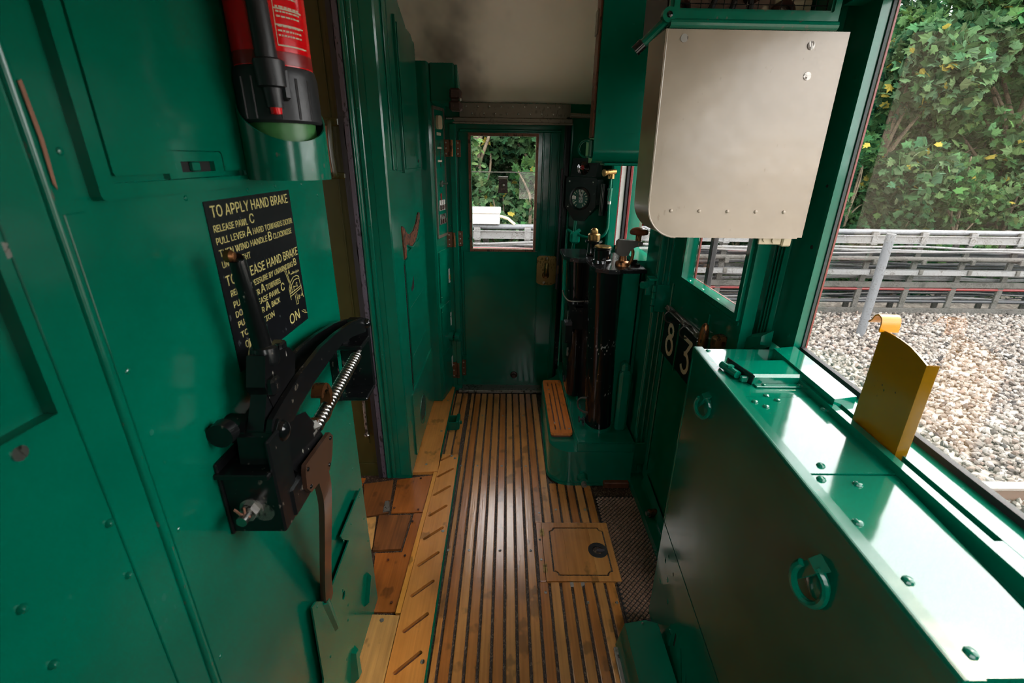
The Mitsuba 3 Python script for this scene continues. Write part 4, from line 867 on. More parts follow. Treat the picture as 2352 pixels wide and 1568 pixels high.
rivets(ct, FY(1.93), [(0.42, 0.85), (0.45, 0.87), (0.47, 0.84)], 0.003, 'steel', h=0.002)
part(ct, 'key_boss', cat(lathe([(0, 1.02), (0.044, 1.02), (0.042, 1.034), (0.038, 1.038), (0.038, 1.078), (0.041, 1.081), (0.041, 1.087), (0.036, 1.0895), (0, 1.0895)], (0.428, 2.05, 0), n=32)), 'black_gloss')
part(ct, 'boss_cap', cat(lathe([(0, 1.0895), (0.037, 1.0895), (0.036, 1.094), (0.025, 1.095), (0.012, 1.0935), (0, 1.0935)], (0.428, 2.05, 0), n=32)), 'brass')
part(ct, 'spindle', lathe([(0, 1.02), (0.032, 1.021), (0.030, 1.036), (0.018, 1.042), (0.015, 1.06), (0.018, 1.082), (0.016, 1.095), (0, 1.095)], (0.507, 1.99, 0), n=24), 'bronze')
hd = part(ct, 'handle_arm', prism(sg.Polygon([(0.472, 1.078), (0.474, 1.125), (0.482, 1.132), (0.555, 1.128), (0.578, 1.125), (0.578, 1.112), (0.548, 1.105), (0.530, 1.092), (0.522, 1.070), (0.500, 1.066), (0.482, 1.070)]).buffer(0.004).buffer(-0.002), FY(1.98), -0.018, 0.014), 'gunmetal')
part(hd, 'grip_stem', lathe([(0, 1.105), (0.014, 1.107), (0.0145, 1.122), (0.012, 1.124), (0.0125, 1.152), (0.014, 1.156), (0, 1.156)], (0.562, 1.98, 0), n=20), 'bronze')
part(hd, 'grip_knob', lathe([(0, 1.152), (0.020, 1.153), (0.036, 1.157), (0.039, 1.164), (0.037, 1.174), (0.028, 1.182), (0.012, 1.186), (0, 1.187)], (0.562, 1.98, 0), n=28), 'knob_wood', label='polished dark mushroom knob')
part(hd, 'catch', cat(tube(spl([(0.536, 1.975, 1.10), (0.543, 1.972, 1.08), (0.540, 1.97, 1.05), (0.530, 1.97, 1.03)]), 0.007, 8)), 'bronze')
part(ct, 'wing_nut', cat(cyl((0.568, 1.97, 1.02), (0.568, 1.97, 1.032), 0.012, n=8), cyl((0.56, 2.0, 1.02), (0.56, 2.0, 1.045), 0.014, n=10)), 'black_gloss')
part(ct, 'foot_latch', cat(cyl((0.365, 1.955, 0.262), (0.392, 1.955, 0.262), 0.006), cyl((0.362, 1.955, 0.262), (0.366, 1.955, 0.262), 0.016), cyl((0.382, 1.955, 0.262), (0.386, 1.955, 0.262), 0.014), bx(0.38, 0.40, 1.94, 1.97, 0.233, 0.25, 0.002)), 'dark_grey')
part(ct, 'grab_loop', tube(spl([(0.392, 1.95, 0.385), (0.365, 1.955, 0.38), (0.352, 1.96, 0.36), (0.358, 1.955, 0.325), (0.380, 1.935, 0.315), (0.40, 1.925, 0.317)], 5), 0.005, 8), 'gunmetal')
gp = solo('guard_post', cat(FY(1.9)(bx(0.528, 0.582, 0.233, 0.55, -0.03, 0.01, 0.012)), bx(0.535, 0.572, 1.90, 1.96, 0.53, 0.585, 0.012)), 'paint_green_deep', 'short green steel guard standing on the plinth right of the controller column', 'guard')
bv = thing('brake_valve', 'smaller black brake valve column with a brass nut behind the foot board', 'brake valve')
part(bv, 'column', column(0.335, 0.415, 2.21, 2.45, 0.292, 0.395, 2.14, 2.45, 0.25, 1.0), 'black_gloss')
part(bv, 'side_pipe', cat(cyl((0.284, 2.18, 0.70), (0.278, 2.18, 1.005), 0.009)), 'paint_green_deep')
tp1 = sg.Polygon([(0.272, 2.20), (0.276, 2.15), (0.295, 2.11), (0.330, 2.085), (0.385, 2.075), (0.398, 2.10), (0.40, 2.34), (0.275, 2.34)]).buffer(0.004)
part(bv, 'top_plate', cat(prism(tp1, FZ(0), 1.010, 1.024), prism(tp1.buffer(-0.004), FZ(0), 1.024, 1.027)), 'black_chipped')
part(bv, 'valve_body', lathe([(0, 1.026), (0.030, 1.027), (0.032, 1.035), (0.027, 1.045), (0.027, 1.085), (0.040, 1.090), (0.040, 1.098), (0.030, 1.102), (0, 1.102)], (0.407, 2.17, 0), n=28), 'black_gloss')
part(bv, 'brass_nut', lathe([(0, 1.10), (0.027, 1.10), (0.029, 1.106), (0.029, 1.125), (0.024, 1.131), (0.017, 1.132), (0.018, 1.138), (0.017, 1.147), (0.010, 1.154), (0, 1.156)], (0.407, 2.17, 0), n=24), 'brass', label='stepped brass nut')
part(bv, 'relay', fbx(FY(2.2), 0.305, 0.40, 0.67, 0.78, 0.06, 0.08, 0.003), 'black_paint')
part(bv, 'wire', tube(spl([(0.272, 2.15, 0.86), (0.276, 2.13, 0.845), (0.292, 2.115, 0.825), (0.32, 2.11, 0.818), (0.40, 2.12, 0.818)], 5), 0.0042, 8), 'steel')
part(bv, 'shelf', cat(fbx(FY(2.12), 0.30, 0.40, 0.792, 0.80, -0.05, 0.0, 0.002), FY(2.12)(hull([(0.297, 0.80, 0.0), (0.325, 0.745, 0.0), (0.335, 0.745, 0.0), (0.335, 0.80, 0.0), (0.30, 0.80, -0.03), (0.33, 0.745, -0.03)]))), 'black_paint')
part(bv, 'switch_box', cat(FY(2.10)(bx(0.290, 0.325, 0.605, 0.70, -0.05, 0.0, 0.003))), 'black_paint')
part(bv, 'switch_cap', FY(2.10)(bx(0.286, 0.322, 0.698, 0.716, -0.045, 0.006, 0.003)), 'dark_grey')
part(bv, 'nameplate', fbx(FY(2.15), 0.302, 0.312, 0.715, 0.76, 0, 0.003, 0.001), 'steel')
part(bv, 'nameplate', fbx(FY(2.17), 0.312, 0.322, 0.51, 0.555, 0, 0.003, 0.001), 'steel')
part(bv, 'latch', cat(cyl((0.330, 2.33, 0.30), (0.350, 2.33, 0.30), 0.010), cyl((0.326, 2.33, 0.30), (0.330, 2.33, 0.30), 0.018), bx(0.335, 0.36, 2.25, 2.27, 0.25, 0.30, 0.003)), 'dark_grey')
solo('isolating_cock', cat(bx(0.335, 0.385, 2.44, 2.48, 1.035, 1.095, 0.01), FY(2.44)(hull([(0.345, 1.09, 0), (0.375, 1.115, 0), (0.39, 1.10, 0), (0.35, 1.08, 0), (0.345, 1.09, -0.02), (0.385, 1.11, -0.02)]))), 'paint_teal', 'small bright green cock behind the brake valve under the pipe', 'valve')
solo('wood_block', bx(0.470, 0.590, 1.762, 1.79, 0.0, 0.032, 0.004), 'dark_block_wood', 'dark reddish wood block on the floor in front of the plinth', 'wood block')

# ---- hanging equipment case in the far corner, upper right
ec = thing('equipment_case', 'tall dark green equipment case with a rounded bottom hanging left of the cream panel', 'equipment case')
cp = sg.box(0.297, 1.43, 0.62, 2.2).difference(sg.box(0.29, 1.42, 0.32, 1.46)).union(sg.Point(0.327, 1.46).buffer(0.03)).intersection(sg.box(0.297, 1.43, 0.62, 2.2))
pts = []
for x, y, z in [(0.297, 1.72, 2.08), (0.62, 1.72, 2.08), (0.297, 1.815, 2.08), (0.62, 1.815, 2.08)]:
    pts.append((x, y, z))
for t in np.linspace(0, math.pi / 2, 7):
    for x in (0.297, 0.62):
        pts.append((x, 1.77 - 0.05 * math.cos(t), 1.488 - 0.05 * math.sin(t))); pts.append((x, 1.815, 1.438))
part(ec, 'body', hull(pts), 'paint_green', smooth=40)
part(ec, 'seam', fbx(FY(1.72), 0.298, 0.62, 1.5335, 1.5355, 0.0, 0.0014, 0), 'paint_green_deep', smooth=False)
part(ec, 'side_strip', bx(0.290, 0.2975, 1.735, 1.80, 1.52, 2.15, 0.002), 'hinge_brown')
part(ec, 'side_catch', cat(bx(0.282, 0.2975, 1.735, 1.80, 1.455, 1.515, 0.005)), 'paint_green_worn')
part(ec, 'side_hinge', bx(0.286, 0.291, 1.76, 1.80, 1.83, 1.90, 0.001), 'aluminium')
part(ec, 'bottom_flange', bx(0.34, 0.62, 1.74, 1.81, 1.430, 1.439, 0.003), 'paint_green_worn')
part(ec, 'pipe_loop', FY(1.80)(trimesh.creation.torus(0.028, 0.004, major_sections=24, minor_sections=8).apply_translation([0.285, 1.485, 0])), 'paint_green')
screws(ec, FY(1.72), [(0.315, 1.76), (0.312, 1.60), (0.312, 1.515)], 0.006, 'paint_green')
# bare conduit above the far door's right side
solo('conduit', cyl((0.33, 2.70, 1.665), (0.50, 2.70, 1.66), 0.012), 'aluminium', 'short bare metal conduit under the ceiling right of the far door', 'conduit')

# ---- cream panel and the meshed case above it
cr = thing('cream_cover', 'large cream painted sheet metal cover with a rounded lower corner hanging by the windscreen', 'cover')
arc = [(0.398 - 0.072 * math.sin(t), 1.353 - 0.072 * math.cos(t)) for t in np.linspace(0, math.pi / 2, 12)]
cpoly = sg.Polygon([(0.698, 1.699), (0.701, 1.284), (0.690, 1.284), (0.690, 1.281)] + arc + [(0.320, 1.699)])
part(cr, 'front_sheet', prism(cpoly, FY(1.10), -0.003, 0.0), 'cream')
rim = cpoly.difference(cpoly.buffer(-0.003, join_style='mitre'))
part(cr, 'side_wall', prism(rim.intersection(sg.box(0.2, 1.2, 0.60, 1.71)), FY(1.10), -0.125, -0.002), 'cream', smooth=30)
edge = tube([(x + 0.002, 1.1015, z) for x, z in [(0.321, 1.698)] + arc[::-1]], 0.0022, 8)
part(cr, 'rolled_edge', edge, 'cream')
screws(cr, FY(1.10), [(0.359, 1.683), (0.623, 1.674), (0.629, 1.619)], 0.0078, 'steel_dull')
rivets(cr, FY(1.10), [(0.380 + 0.066 * i, 1.342) for i in range(5)], 0.0042, 'cream', h=0.003)
solo('support_bracket', cat(bx(0.617, 0.672, 1.13, 1.136, 1.262, 1.285, 0.001), bx(0.672, 0.695, 1.125, 1.15, 1.258, 1.285, 0.003), cyl((0.655, 1.13, 1.273), (0.655, 1.126, 1.273), 0.008), cyl((0.632, 1.13, 1.276), (0.632, 1.126, 1.276), 0.008)), 'ivory', 'small pale bracket with two screws under the right corner of the cream cover', 'bracket')
mc = thing('destination_case', 'green framed case with a wire mesh window above the cream cover', 'case')
wo, wi = sg.box(0.324, 1.703, 0.669, 2.1), sg.box(0.343, 1.735, 0.650, 2.08)
fr_ = []
part(mc, 'frame', cat(prism(wo.difference(wi), FY(1.115), 0.0, 0.012), prism(wo.buffer(-0.006).difference(wi.buffer(0.004)), FY(1.103), 0.0, 0.005), tube([(0.326, 1.100, 1.7085), (0.667, 1.100, 1.7085)], 0.0085, 12)), 'paint_green_worn')
part(mc, 'body', cat(bx(0.324, 0.669, 1.25, 1.255, 1.70, 2.1, 0), bx(0.324, 0.669, 1.115, 1.25, 1.699, 1.703, 0), bx(0.664, 0.669, 1.115, 1.25, 1.70, 2.1, 0)), 'paint_green_deep', smooth=False)
part(mc, 'side', bx(0.3235, 0.328, 1.125, 1.30, 1.70, 2.1, 0.001), 'dark_grey')
wires = [cyl((0.343 + 0.0235 * i, 1.118, 1.733), (0.343 + 0.0235 * i, 1.118, 2.08), 0.0009, n=5) for i in range(14)] + [cyl((0.343, 1.118, 1.747 + 0.0235 * i), (0.65, 1.118, 1.747 + 0.0235 * i), 0.0009, n=5) for i in range(14)]
part(mc, 'wire_mesh', cat(wires), 'black_paint', kind='stuff')
mat('case_board', proc(lambda p, n, uv: mix(mi.Color3f(S(104, 82, 68)), S(196, 184, 160), smoothstep(0.52, 0.6, fbm(p.x * 18, p.z * 16, 3.3, 3)))), 0.6)
part(mc, 'board', bx(0.336, 0.656, 1.19, 1.20, 1.71, 2.09, 0), 'case_board', smooth=False)
for x, z, r in ((0.368, 1.752, 0.02), (0.59, 1.748, 0.024), (0.52, 1.78, 0.016)):
    part(mc, 'reel', FY(1.19)(lathe([(r * 0.55, 0), (r, 0), (r, 0.02), (r * 0.8, 0.026), (r * 0.55, 0.02)], (x, z, 0), n=20)), 'brown_block')
for x0, x1 in ((0.40, 0.44), (0.455, 0.47), (0.505, 0.49)):
    part(mc, 'cable', tube(spl([(x0, 1.16, 1.72), ((x0 + x1) / 2 + 0.01, 1.155, 1.76), (x1, 1.16, 1.85)]), 0.006, 8), 'rubber')
ar = thing('stay_arm', 'dark green folding stay arm at the lower left corner of the meshed case', 'stay arm')
part(ar, 'arm', cat(tube([(0.3225, 1.105, 1.716), (0.305, 1.12, 1.70), (0.276, 1.13, 1.672)], [0.008, 0.009, 0.008], 10), cyl((0.322, 1.11, 1.722), (0.322, 1.094, 1.722), 0.014)), 'paint_green_deep')
part(ar, 'end_knob', cat(cyl((0.282, 1.128, 1.678), (0.268, 1.132, 1.664), 0.011), dome(FY(1.094), 0.322, 1.722, 0.006, 0.003)), 'black_gloss')

# ---- number plates on the centre door
nh = thing('number_plate_rail', 'bright metal rail with green dividers holding the number plates on the centre door', 'rail')
part(nh, 'rail', cat(fbx(FR(0.655), 1.40, 1.78, 0.885, 0.905, -0.013, 0.0, 0.003), fbx(FR(0.648), 1.42, 1.775, 0.894, 0.900, 0.0, 0.006, 0.002)), 'steel_dull')
for y in (1.595, 1.424):
    part(nh, 'divider', fbx(FR(0.652), y - 0.004, y + 0.004, 0.70, 0.89, -0.016, 0.012, 0.002), 'paint_green')
for y in (1.74, 1.58, 1.45):
    part(nh, 'clip', fbx(FR(0.648), y - 0.014, y + 0.014, 0.896, 0.915, 0.0, 0.008, 0.002), 'steel_dull')
FRP = FRt(0.645)
for nm, y0, y1, lab_ in (('8', 1.602, 1.756, 'black plate with a cream figure 8 hanging on the centre door'), ('3', 1.432, 1.588, 'black plate with a cream flat-topped figure 3 hanging beside the figure 8')):
    k = thing('number_plate', lab_, 'number plate')
    pp = sg.Polygon([(-y1, 0.715), (-y0, 0.715), (-y0, 0.888), (-y1, 0.888)]).buffer(0.003)
    part(k, 'plate', prism(pp, FRP, -0.003, 0.0), 'sign_black')
    cy = -(y0 + y1) / 2 + 0.004
    if nm == '8':
        fig = shapely.union_all([sg.Point(0, 0).buffer(1).boundary.buffer(0.0)])
        ring = lambda a, b, rx, rz, w: affinity.translate(affinity.scale(sg.Point(0, 0).buffer(1, quad_segs=12), rx + w / 2, rz + w / 2), a, b).difference(affinity.translate(affinity.scale(sg.Point(0, 0).buffer(1, quad_segs=12), rx - w / 2, rz - w / 2), a, b))
        g = ring(cy, 0.833, 0.025, 0.022, 0.016).union(ring(cy, 0.771, 0.033, 0.033, 0.017))
    else:
        t = np.linspace(math.radians(115), math.radians(-150), 20)
        g = shapely.union_all([line([(cy - 0.03, 0.858), (cy + 0.034, 0.858)], 0.015, 'square'), line([(cy + 0.034, 0.858), (cy - 0.004, 0.806)], 0.015, 'square'), line([(cy - 0.002 + 0.033 * math.cos(a), 0.772 + 0.034 * math.sin(a)) for a in t], 0.016, 'flat')])
    part(k, 'figure', prism(g, FRP, 0.0, 0.0009), 'lettering_white', smooth=False)
    c_ = (y0 + y1) / 2 + 0.012
    an = np.linspace(math.radians(-20), math.radians(285), 26)
    part(k, 'hook', tube([(0.640 + 0.024 * math.cos(a + 1.2), c_, 0.886 + 0.024 * math.sin(a + 1.2)) for a in an], 0.0032, 8), 'gunmetal', label='open ring hook')
wh = solo('wooden_handle', lathe([(0, 0.84), (0.0155, 0.842), (0.016, 0.90), (0.0145, 0.945), (0.010, 0.967), (0.004, 0.974), (0, 0.975)], (0.632, 1.365, 0), n=20), 'bronze', 'upright polished brown handle with a rounded tip behind the end of the console', 'handle')
bt = thing('brass_tab', 'round-topped bronze tab with a keyhole behind the end of the console', 'bracket')
part(bt, 'tab', prism(sg.Polygon([(0.634, 0.86), (0.634, 0.94)] + [(0.659 - 0.025 * math.cos(t), 0.94 + 0.018 * math.sin(t)) for t in np.linspace(0, math.pi, 9)] + [(0.684, 0.86)]).difference(affinity.scale(sg.Point(0.659, 0.935).buffer(0.005), 1, 1.6)), FY(1.285), -0.03, 0.0), 'bronze')
lvv = solo('door_lever', cat(FR(0.70)(hull([(1.31, 0.925, -0.01), (1.30, 0.955, -0.01), (1.26, 0.975, -0.01), (1.15, 1.03, -0.02), (1.15, 0.985, -0.02), (1.24, 0.922, -0.01), (1.30, 0.93, 0.012), (1.255, 0.965, 0.012), (1.16, 1.01, 0.004), (1.16, 0.985, 0.004), (1.24, 0.93, 0.012)]))), 'paint_green', 'green flattened door lever above the far end of the console', 'lever')

# ================================================================== CONSOLE UNDER THE WINDSCREEN
CZ = 0.985
cn = thing('driver_console', 'long glossy green steel console under the near windscreen', 'console')
fl_ = lambda y: 0.449 + (y - 0.289) * 0.058 / 0.841         # x of the console's front edge at y
RID = lambda y: 0.617 + (y - 0.44) * 0.085                  # front of the sill ridge
top = sg.Polygon([(fl_(1.13), 1.13), (GL(1.13) + 0.01, 1.13), (GL(0.289) + 0.01, 0.289), (fl_(0.289), 0.289)])
part(cn, 'carcass', prism([(fl_(1.125) + 0.003, 1.128), (0.745, 1.128), (0.66, 0.291), (fl_(0.291) + 0.003, 0.291)], FZ(0), 0.0, 0.974), 'paint_green_deep')
part(cn, 'face_panel', prism(rpoly(0.0, 0.843, 0.398, 0.972, 0.003), FC, 0.0, 0.003), 'paint_green_deep')
lowp = rpoly(-0.0, 0.843, 0.0, 0.392, 0.003).difference(shapely.union_all([sg.Point(0.756, 0.34).buffer(0.005), rpoly(0.77, 0.782, 0.296, 0.31, 0.001), sg.Point(0.70, 0.33).buffer(0.005), rpoly(0.60, 0.612, 0.16, 0.21, 0.004), line([(0.50, 0.12), (0.56, 0.215)], 0.005), line([(0.45, 0.10), (0.505, 0.20)], 0.004)]))
part(cn, 'face_panel', prism(lowp, FC, 0.0, 0.003), 'paint_green_deep')
part(cn, 'shade_backing', fbx(FC, 0.0, 0.843, 0.0, 0.97, -0.004, 0.0012, 0), 'painted_shade_black', smooth=False)  # black sheet giving painted shade behind the holes cut in the panel
screws(cn, FC, [(0.735, 0.27), (0.705, 0.215), (0.79, 0.20)], 0.008, 'paint_green_deep', c=0.003)
part(cn, 'face_pad', prism(rpoly(0.632, 0.65, 0.12, 0.175, 0.005), FC, 0.003, 0.007), 'paint_green_deep')
part(cn, 'corner_angle', cat(fbx(FC, 0.838, 0.848, 0.40, 0.985, -0.012, 0.0045, 0.0015)), 'paint_green_worn')
ed = part(cn, 'edge_angle', cat(prism([(fl_(1.132) - 0.0035, 1.132), (fl_(1.132) + 0.018, 1.132), (fl_(0.286) + 0.018, 0.286), (fl_(0.286) - 0.0035, 0.286)], FZ(0), 0.980, 0.989), fbx(FC, -0.003, 0.846, 0.958, 0.986, 0.0, 0.006, 0.002), cyl((fl_(1.132) - 0.001, 1.132, 0.985), (fl_(0.286) - 0.001, 0.286, 0.985), 0.0045)), 'paint_green_worn', label='worn green edge angle')
pf = lambda y0, y1, r0, r1, g=0.021: sg.Polygon([(fl_(y1) + g, y1), (r1, y1), (r0, y0), (fl_(y0) + g, y0)])
p1 = part(cn, 'top_plate', prism(pf(0.863, 1.128, 0.668, 0.735), FZ(0), 0.970, 0.984), 'paint_teal')
p2 = part(cn, 'top_plate', prism(pf(0.6045, 0.860, 0.632, 0.664), FZ(0), 0.970, 0.9852), 'paint_teal')
p3 = part(cn, 'top_plate', prism(pf(0.291, 0.6005, 0.575, 0.630), FZ(0), 0.970, 0.9845), 'paint_teal')
ZT = FZ(0.985)
rivets(p1, ZT, [(0.535, 1.115), (0.541, 1.035), (0.560, 0.868)], 0.0062, 'paint_teal', h=0.004, c=-0.001)
rivets(p2, ZT, [(0.520, 0.838), (0.571, 0.845), (0.533, 0.818), (0.646, 0.808), (0.522, 0.624), (0.640, 0.617)], 0.0068, 'paint_green', h=0.005)
rivets(p3, ZT, [(0.501, 0.590), (0.551, 0.578), (0.493, 0.497), (0.486, 0.402), (0.480, 0.315)], 0.0070, 'paint_green', h=0.005, c=-0.0005)
rg = part(cn, 'sill_ridge', prism([(RID(0.95), 0.95), (RID(0.95) + 0.0145, 0.95), (RID(0.26) + 0.0145, 0.26), (RID(0.26), 0.26)], FZ(0), 0.965, 1.0), 'paint_teal')
part(cn, 'sill_ridge', prism([(RID(0.95) + 0.0275, 0.95), (GL(0.95) + 0.012, 0.95), (GL(0.26) + 0.012, 0.26), (RID(0.26) + 0.0275, 0.26)], FZ(0), 0.965, 1.0), 'paint_teal')
part(cn, 'slot_end', prism([(RID(0.45) + 0.0145, 0.45), (RID(0.45) + 0.0275, 0.45), (RID(0.26) + 0.0275, 0.26), (RID(0.26) + 0.0145, 0.26)], FZ(0), 0.965, 0.9995), 'paint_teal')
part(cn, 'slot_bed', prism([(RID(0.95) + 0.01, 0.95), (RID(0.95) + 0.03, 0.95), (RID(0.26) + 0.03, 0.26), (RID(0.26) + 0.01, 0.26)], FZ(0), 0.955, 0.967), 'painted_shade_black', smooth=False)  # bottom of the slot painted black in place of shade
# the hinged lid on the console
li = part(cn, 'lid', cat(hull([(x, y, z) for x, y in ((0.535, 1.002), (0.690, 1.010), (0.683, 0.918), (0.553, 0.918)) for z in (0.985, 1.003)] + [(0.54, 0.998, 1.008), (0.686, 1.004, 1.008), (0.680, 0.926, 1.008), (0.556, 0.926, 1.008)])), 'paint_teal', label='small raised lid')
part(li, 'flange', bx(0.556, 0.686, 0.902, 0.918, 0.985, 0.9885, 0.001), 'paint_teal')
rivets(li, FZ(0.9885), [(0.575, 0.909), (0.655, 0.909)], 0.005, 'paint_green', h=0.004)
part(li, 'hinge_plate', hull([(0.531, 1.008, 0.985), (0.55, 0.915, 0.985), (0.536, 1.008, 1.012), (0.555, 0.915, 1.008), (0.534, 1.008, 1.012), (0.552, 0.915, 1.008)]), 'black_paint')
part(li, 'hinge_pin', cat(cyl((0.520, 1.0, 0.997), (0.532, 0.945, 0.996), 0.009), cyl((0.526, 0.972, 0.997), (0.526, 0.972, 1.008), 0.008, n=6), bx(0.533, 0.552, 0.928, 0.938, 0.985, 0.999, 0.002)), 'paint_green')
wd = solo('sill_block', prism(sg.Polygon([(0.676, 1.064), (0.738, 1.078), (0.708, 0.812), (0.655, 0.800)]), FZ(0), 0.9855, 1.014), 'paint_teal', 'green painted wooden block on the console sill below the windscreen pillar', 'sill block')
for k_, (a, b, sc_, lab_) in enumerate([(0.688, 0.905, 0.9, 'small green ring latch on the console face near its far end'), (0.20, 0.89, 1.1, 'larger green ring latch in the middle of the console face')]):
    lt = thing('ring_latch', lab_, 'latch')
    s = sc_
    part(lt, 'boss', FC(lathe([(0, 0.0), (0.024 * s, 0.0), (0.022 * s, 0.006), (0.012 * s, 0.009), (0, 0.009)], (a, b - 0.008, 0.003), n=24)), 'paint_green_deep')
    ring_ = [(a + 0.021 * s * math.cos(t), b - 0.012 + 0.030 * s * math.sin(t), 0.016 + 0.01 * math.cos(t)) for t in np.linspace(math.radians(100), math.radians(405), 22)]
    part(lt, 'ring', FC(tube(ring_, 0.0055 * s, 8)), 'paint_green_deep')
    part(lt, 'hasp', FC(hull([(a + 0.012 * s, b + 0.030 * s, 0.003), (a - 0.014 * s, b + 0.026 * s, 0.003), (a + 0.010 * s, b + 0.022 * s, 0.02), (a - 0.010 * s, b + 0.018 * s, 0.02), (a + 0.026 * s, b - 0.012, 0.022), (a + 0.014 * s, b - 0.022, 0.022), (a + 0.024 * s, b - 0.014, 0.014)])), 'paint_green_deep')
# pedal casing on the floor at the foot of the console
pe = thing('floor_casing', 'small green angular casing on the floor at the foot of the console', 'casing')
part(pe, 'body', hull([(0.378, 1.0, 0.11), (0.44, 1.0, 0.125), (0.475, 0.985, 0.13), (0.378, 0.75, 0.11), (0.475, 0.75, 0.13), (0.362, 1.01, 0.0), (0.49, 1.03, 0.0), (0.362, 0.75, 0.0), (0.49, 0.75, 0.0), (0.40, 1.03, 0.0)]), 'paint_green_deep')
part(pe, 'foot_strip', bx(0.352, 0.372, 0.74, 0.995, 0.0, 0.012, 0.002), 'steel_dull')
screws(pe, FZ(0.012), [(0.362, 0.985), (0.362, 0.86)], 0.006, 'steel')
rivets(pe, FZ(0.12), [(0.43, 0.99), (0.40, 0.80)], 0.004, 'steel', h=0.008)
# floor hatch
ht = thing('floor_hatch', 'square wooden floor hatch with a dark round ring pull set among the slats', 'hatch')
hz = FZ(0.0)
panel = sg.box(0.159, HY0, 0.438, HY1)
groove = rpoly(0.190, 0.412, 1.274, 1.510, 0.0).buffer(0.0)
for cx, cy in ((0.190, 1.274), (0.412, 1.274), (0.190, 1.510), (0.412, 1.510)):
    groove = groove.difference(sg.Point(cx, cy).buffer(0.018, quad_segs=5))
gl = groove.boundary.buffer(0.0032)
j1, j2 = sg.box(0.2455, 1.0, 0.2475, 1.8), sg.box(0.3515, 1.0, 0.3535, 1.8)
hole_ = sg.Point(0.375, 1.392).buffer(0.0385, quad_segs=12)
for n_, (a0, a1, m) in enumerate([(0.159, 0.2462, 'slat_wood_1'), (0.2468, 0.3522, 'slat_wood_0'), (0.3528, 0.438, 'slat_wood_2')]):
    part(ht, 'board', prism(sg.box(a0, HY0, a1, HY1).difference(gl).difference(hole_), hz, -0.009, 0.0015), m)
part(ht, 'groove_bed', prism(sg.box(0.16, HY0 + 0.001, 0.437, HY1 - 0.001), hz, -0.009, -0.002), 'groove_dark', smooth=False)
part(ht, 'hinge_strip', bx(0.136, 0.157, HY0, HY1, -0.009, 0.001, 0.001), 'slat_wood_3')
for y in (1.305, 1.485):
    part(ht, 'hinge', cat(bx(0.150, 0.1565, y - 0.02, y + 0.02, 0.0005, 0.003, 0.0005), bx(0.1595, 0.166, y - 0.02, y + 0.02, 0.0005, 0.003, 0.0005), cyl((0.158, y - 0.012, 0.002), (0.158, y + 0.012, 0.002), 0.0025, n=8)), 'brass')
screws(ht, FZ(0.001), [(0.147, 1.445), (0.146, 1.345)], 0.005, 'steel_dull')
rp_ = part(ht, 'ring_pull', hz(lathe([(0, -0.006), (0.020, -0.006), (0.020, 0.001), (0.0215, 0.0025), (0.037, 0.003), (0.0385, 0.0015), (0.0385, -0.008), (0, -0.008)], (0.375, 1.392, 0), n=36)), 'dark_grey', label='dark round ring pull')
part(rp_, 'finger_bar', bx(0.371, 0.402, 1.386, 1.398, -0.004, 0.0042, 0.002), 'rubber_grey')
part(rp_, 'well', bx(0.366, 0.384, 1.380, 1.404, -0.0058, -0.0045, 0), 'painted_shade_black', smooth=False)  # black bed painting the shade under the finger bar
# yellow paddle in the console slot
yp = thing('yellow_paddle', 'yellow sheet metal paddle with an orange hook standing in the console slot', 'paddle')
XP = lambda y: RID(y) + 0.021
tp_ = [(0.752, 1.178), (0.735, 1.1785), (0.710, 1.177), (0.688, 1.174), (0.666, 1.168), (0.648, 1.160), (0.630, 1.163)]
dirp = np.array([XP(0.62) - XP(0.75), 0.62 - 0.75]); dirp /= np.linalg.norm(dirp)
FP = F([XP(0.755), 0.755, 0], [dirp[0], dirp[1], 0], [0, 0, 1], [dirp[1], -dirp[0], 0])
pd_ = sg.Polygon([(0.0, 0.967), (0.0, 1.178), (0.016, 1.179), (0.045, 1.178), (0.070, 1.1745), (0.092, 1.168), (0.113, 1.160), (0.118, 0.967)])
part(yp, 'blade', prism(pd_, FP, -0.0012, 0.0012), 'yellow_paint')
part(yp, 'flange', FP(hull([(0.116, 0.967, -0.001), (0.118, 0.967, 0.0015), (0.111, 1.160, -0.001), (0.113, 1.160, 0.0015), (0.124, 0.968, -0.012), (0.126, 0.968, -0.010), (0.119, 1.163, -0.013), (0.121, 1.163, -0.011)])), 'yellow_paint')
rivets(yp, FP, [(0.042, 1.09), (0.074, 1.092)], 0.0016, 'painted_shade_black', h=0.0005, c=0.001, name='painted_pinhole')  # pinholes are tiny black dots with painted shade, nothing pierced
hk = [(0.006, 1.176, -0.001), (0.006, 1.190, -0.001), (0.003, 1.199, -0.001), (-0.006, 1.203, -0.001), (-0.014, 1.199, -0.001), (-0.019, 1.190, -0.001), (-0.026, 1.184, -0.001)]
hkp = spl(hk, 4)[:, :2]
part(yp, 'hook', prism(sg.LineString(hkp).buffer(0.0013, cap_style='flat'), FP, -0.022, 0.010), 'orange', label='curled orange hook')

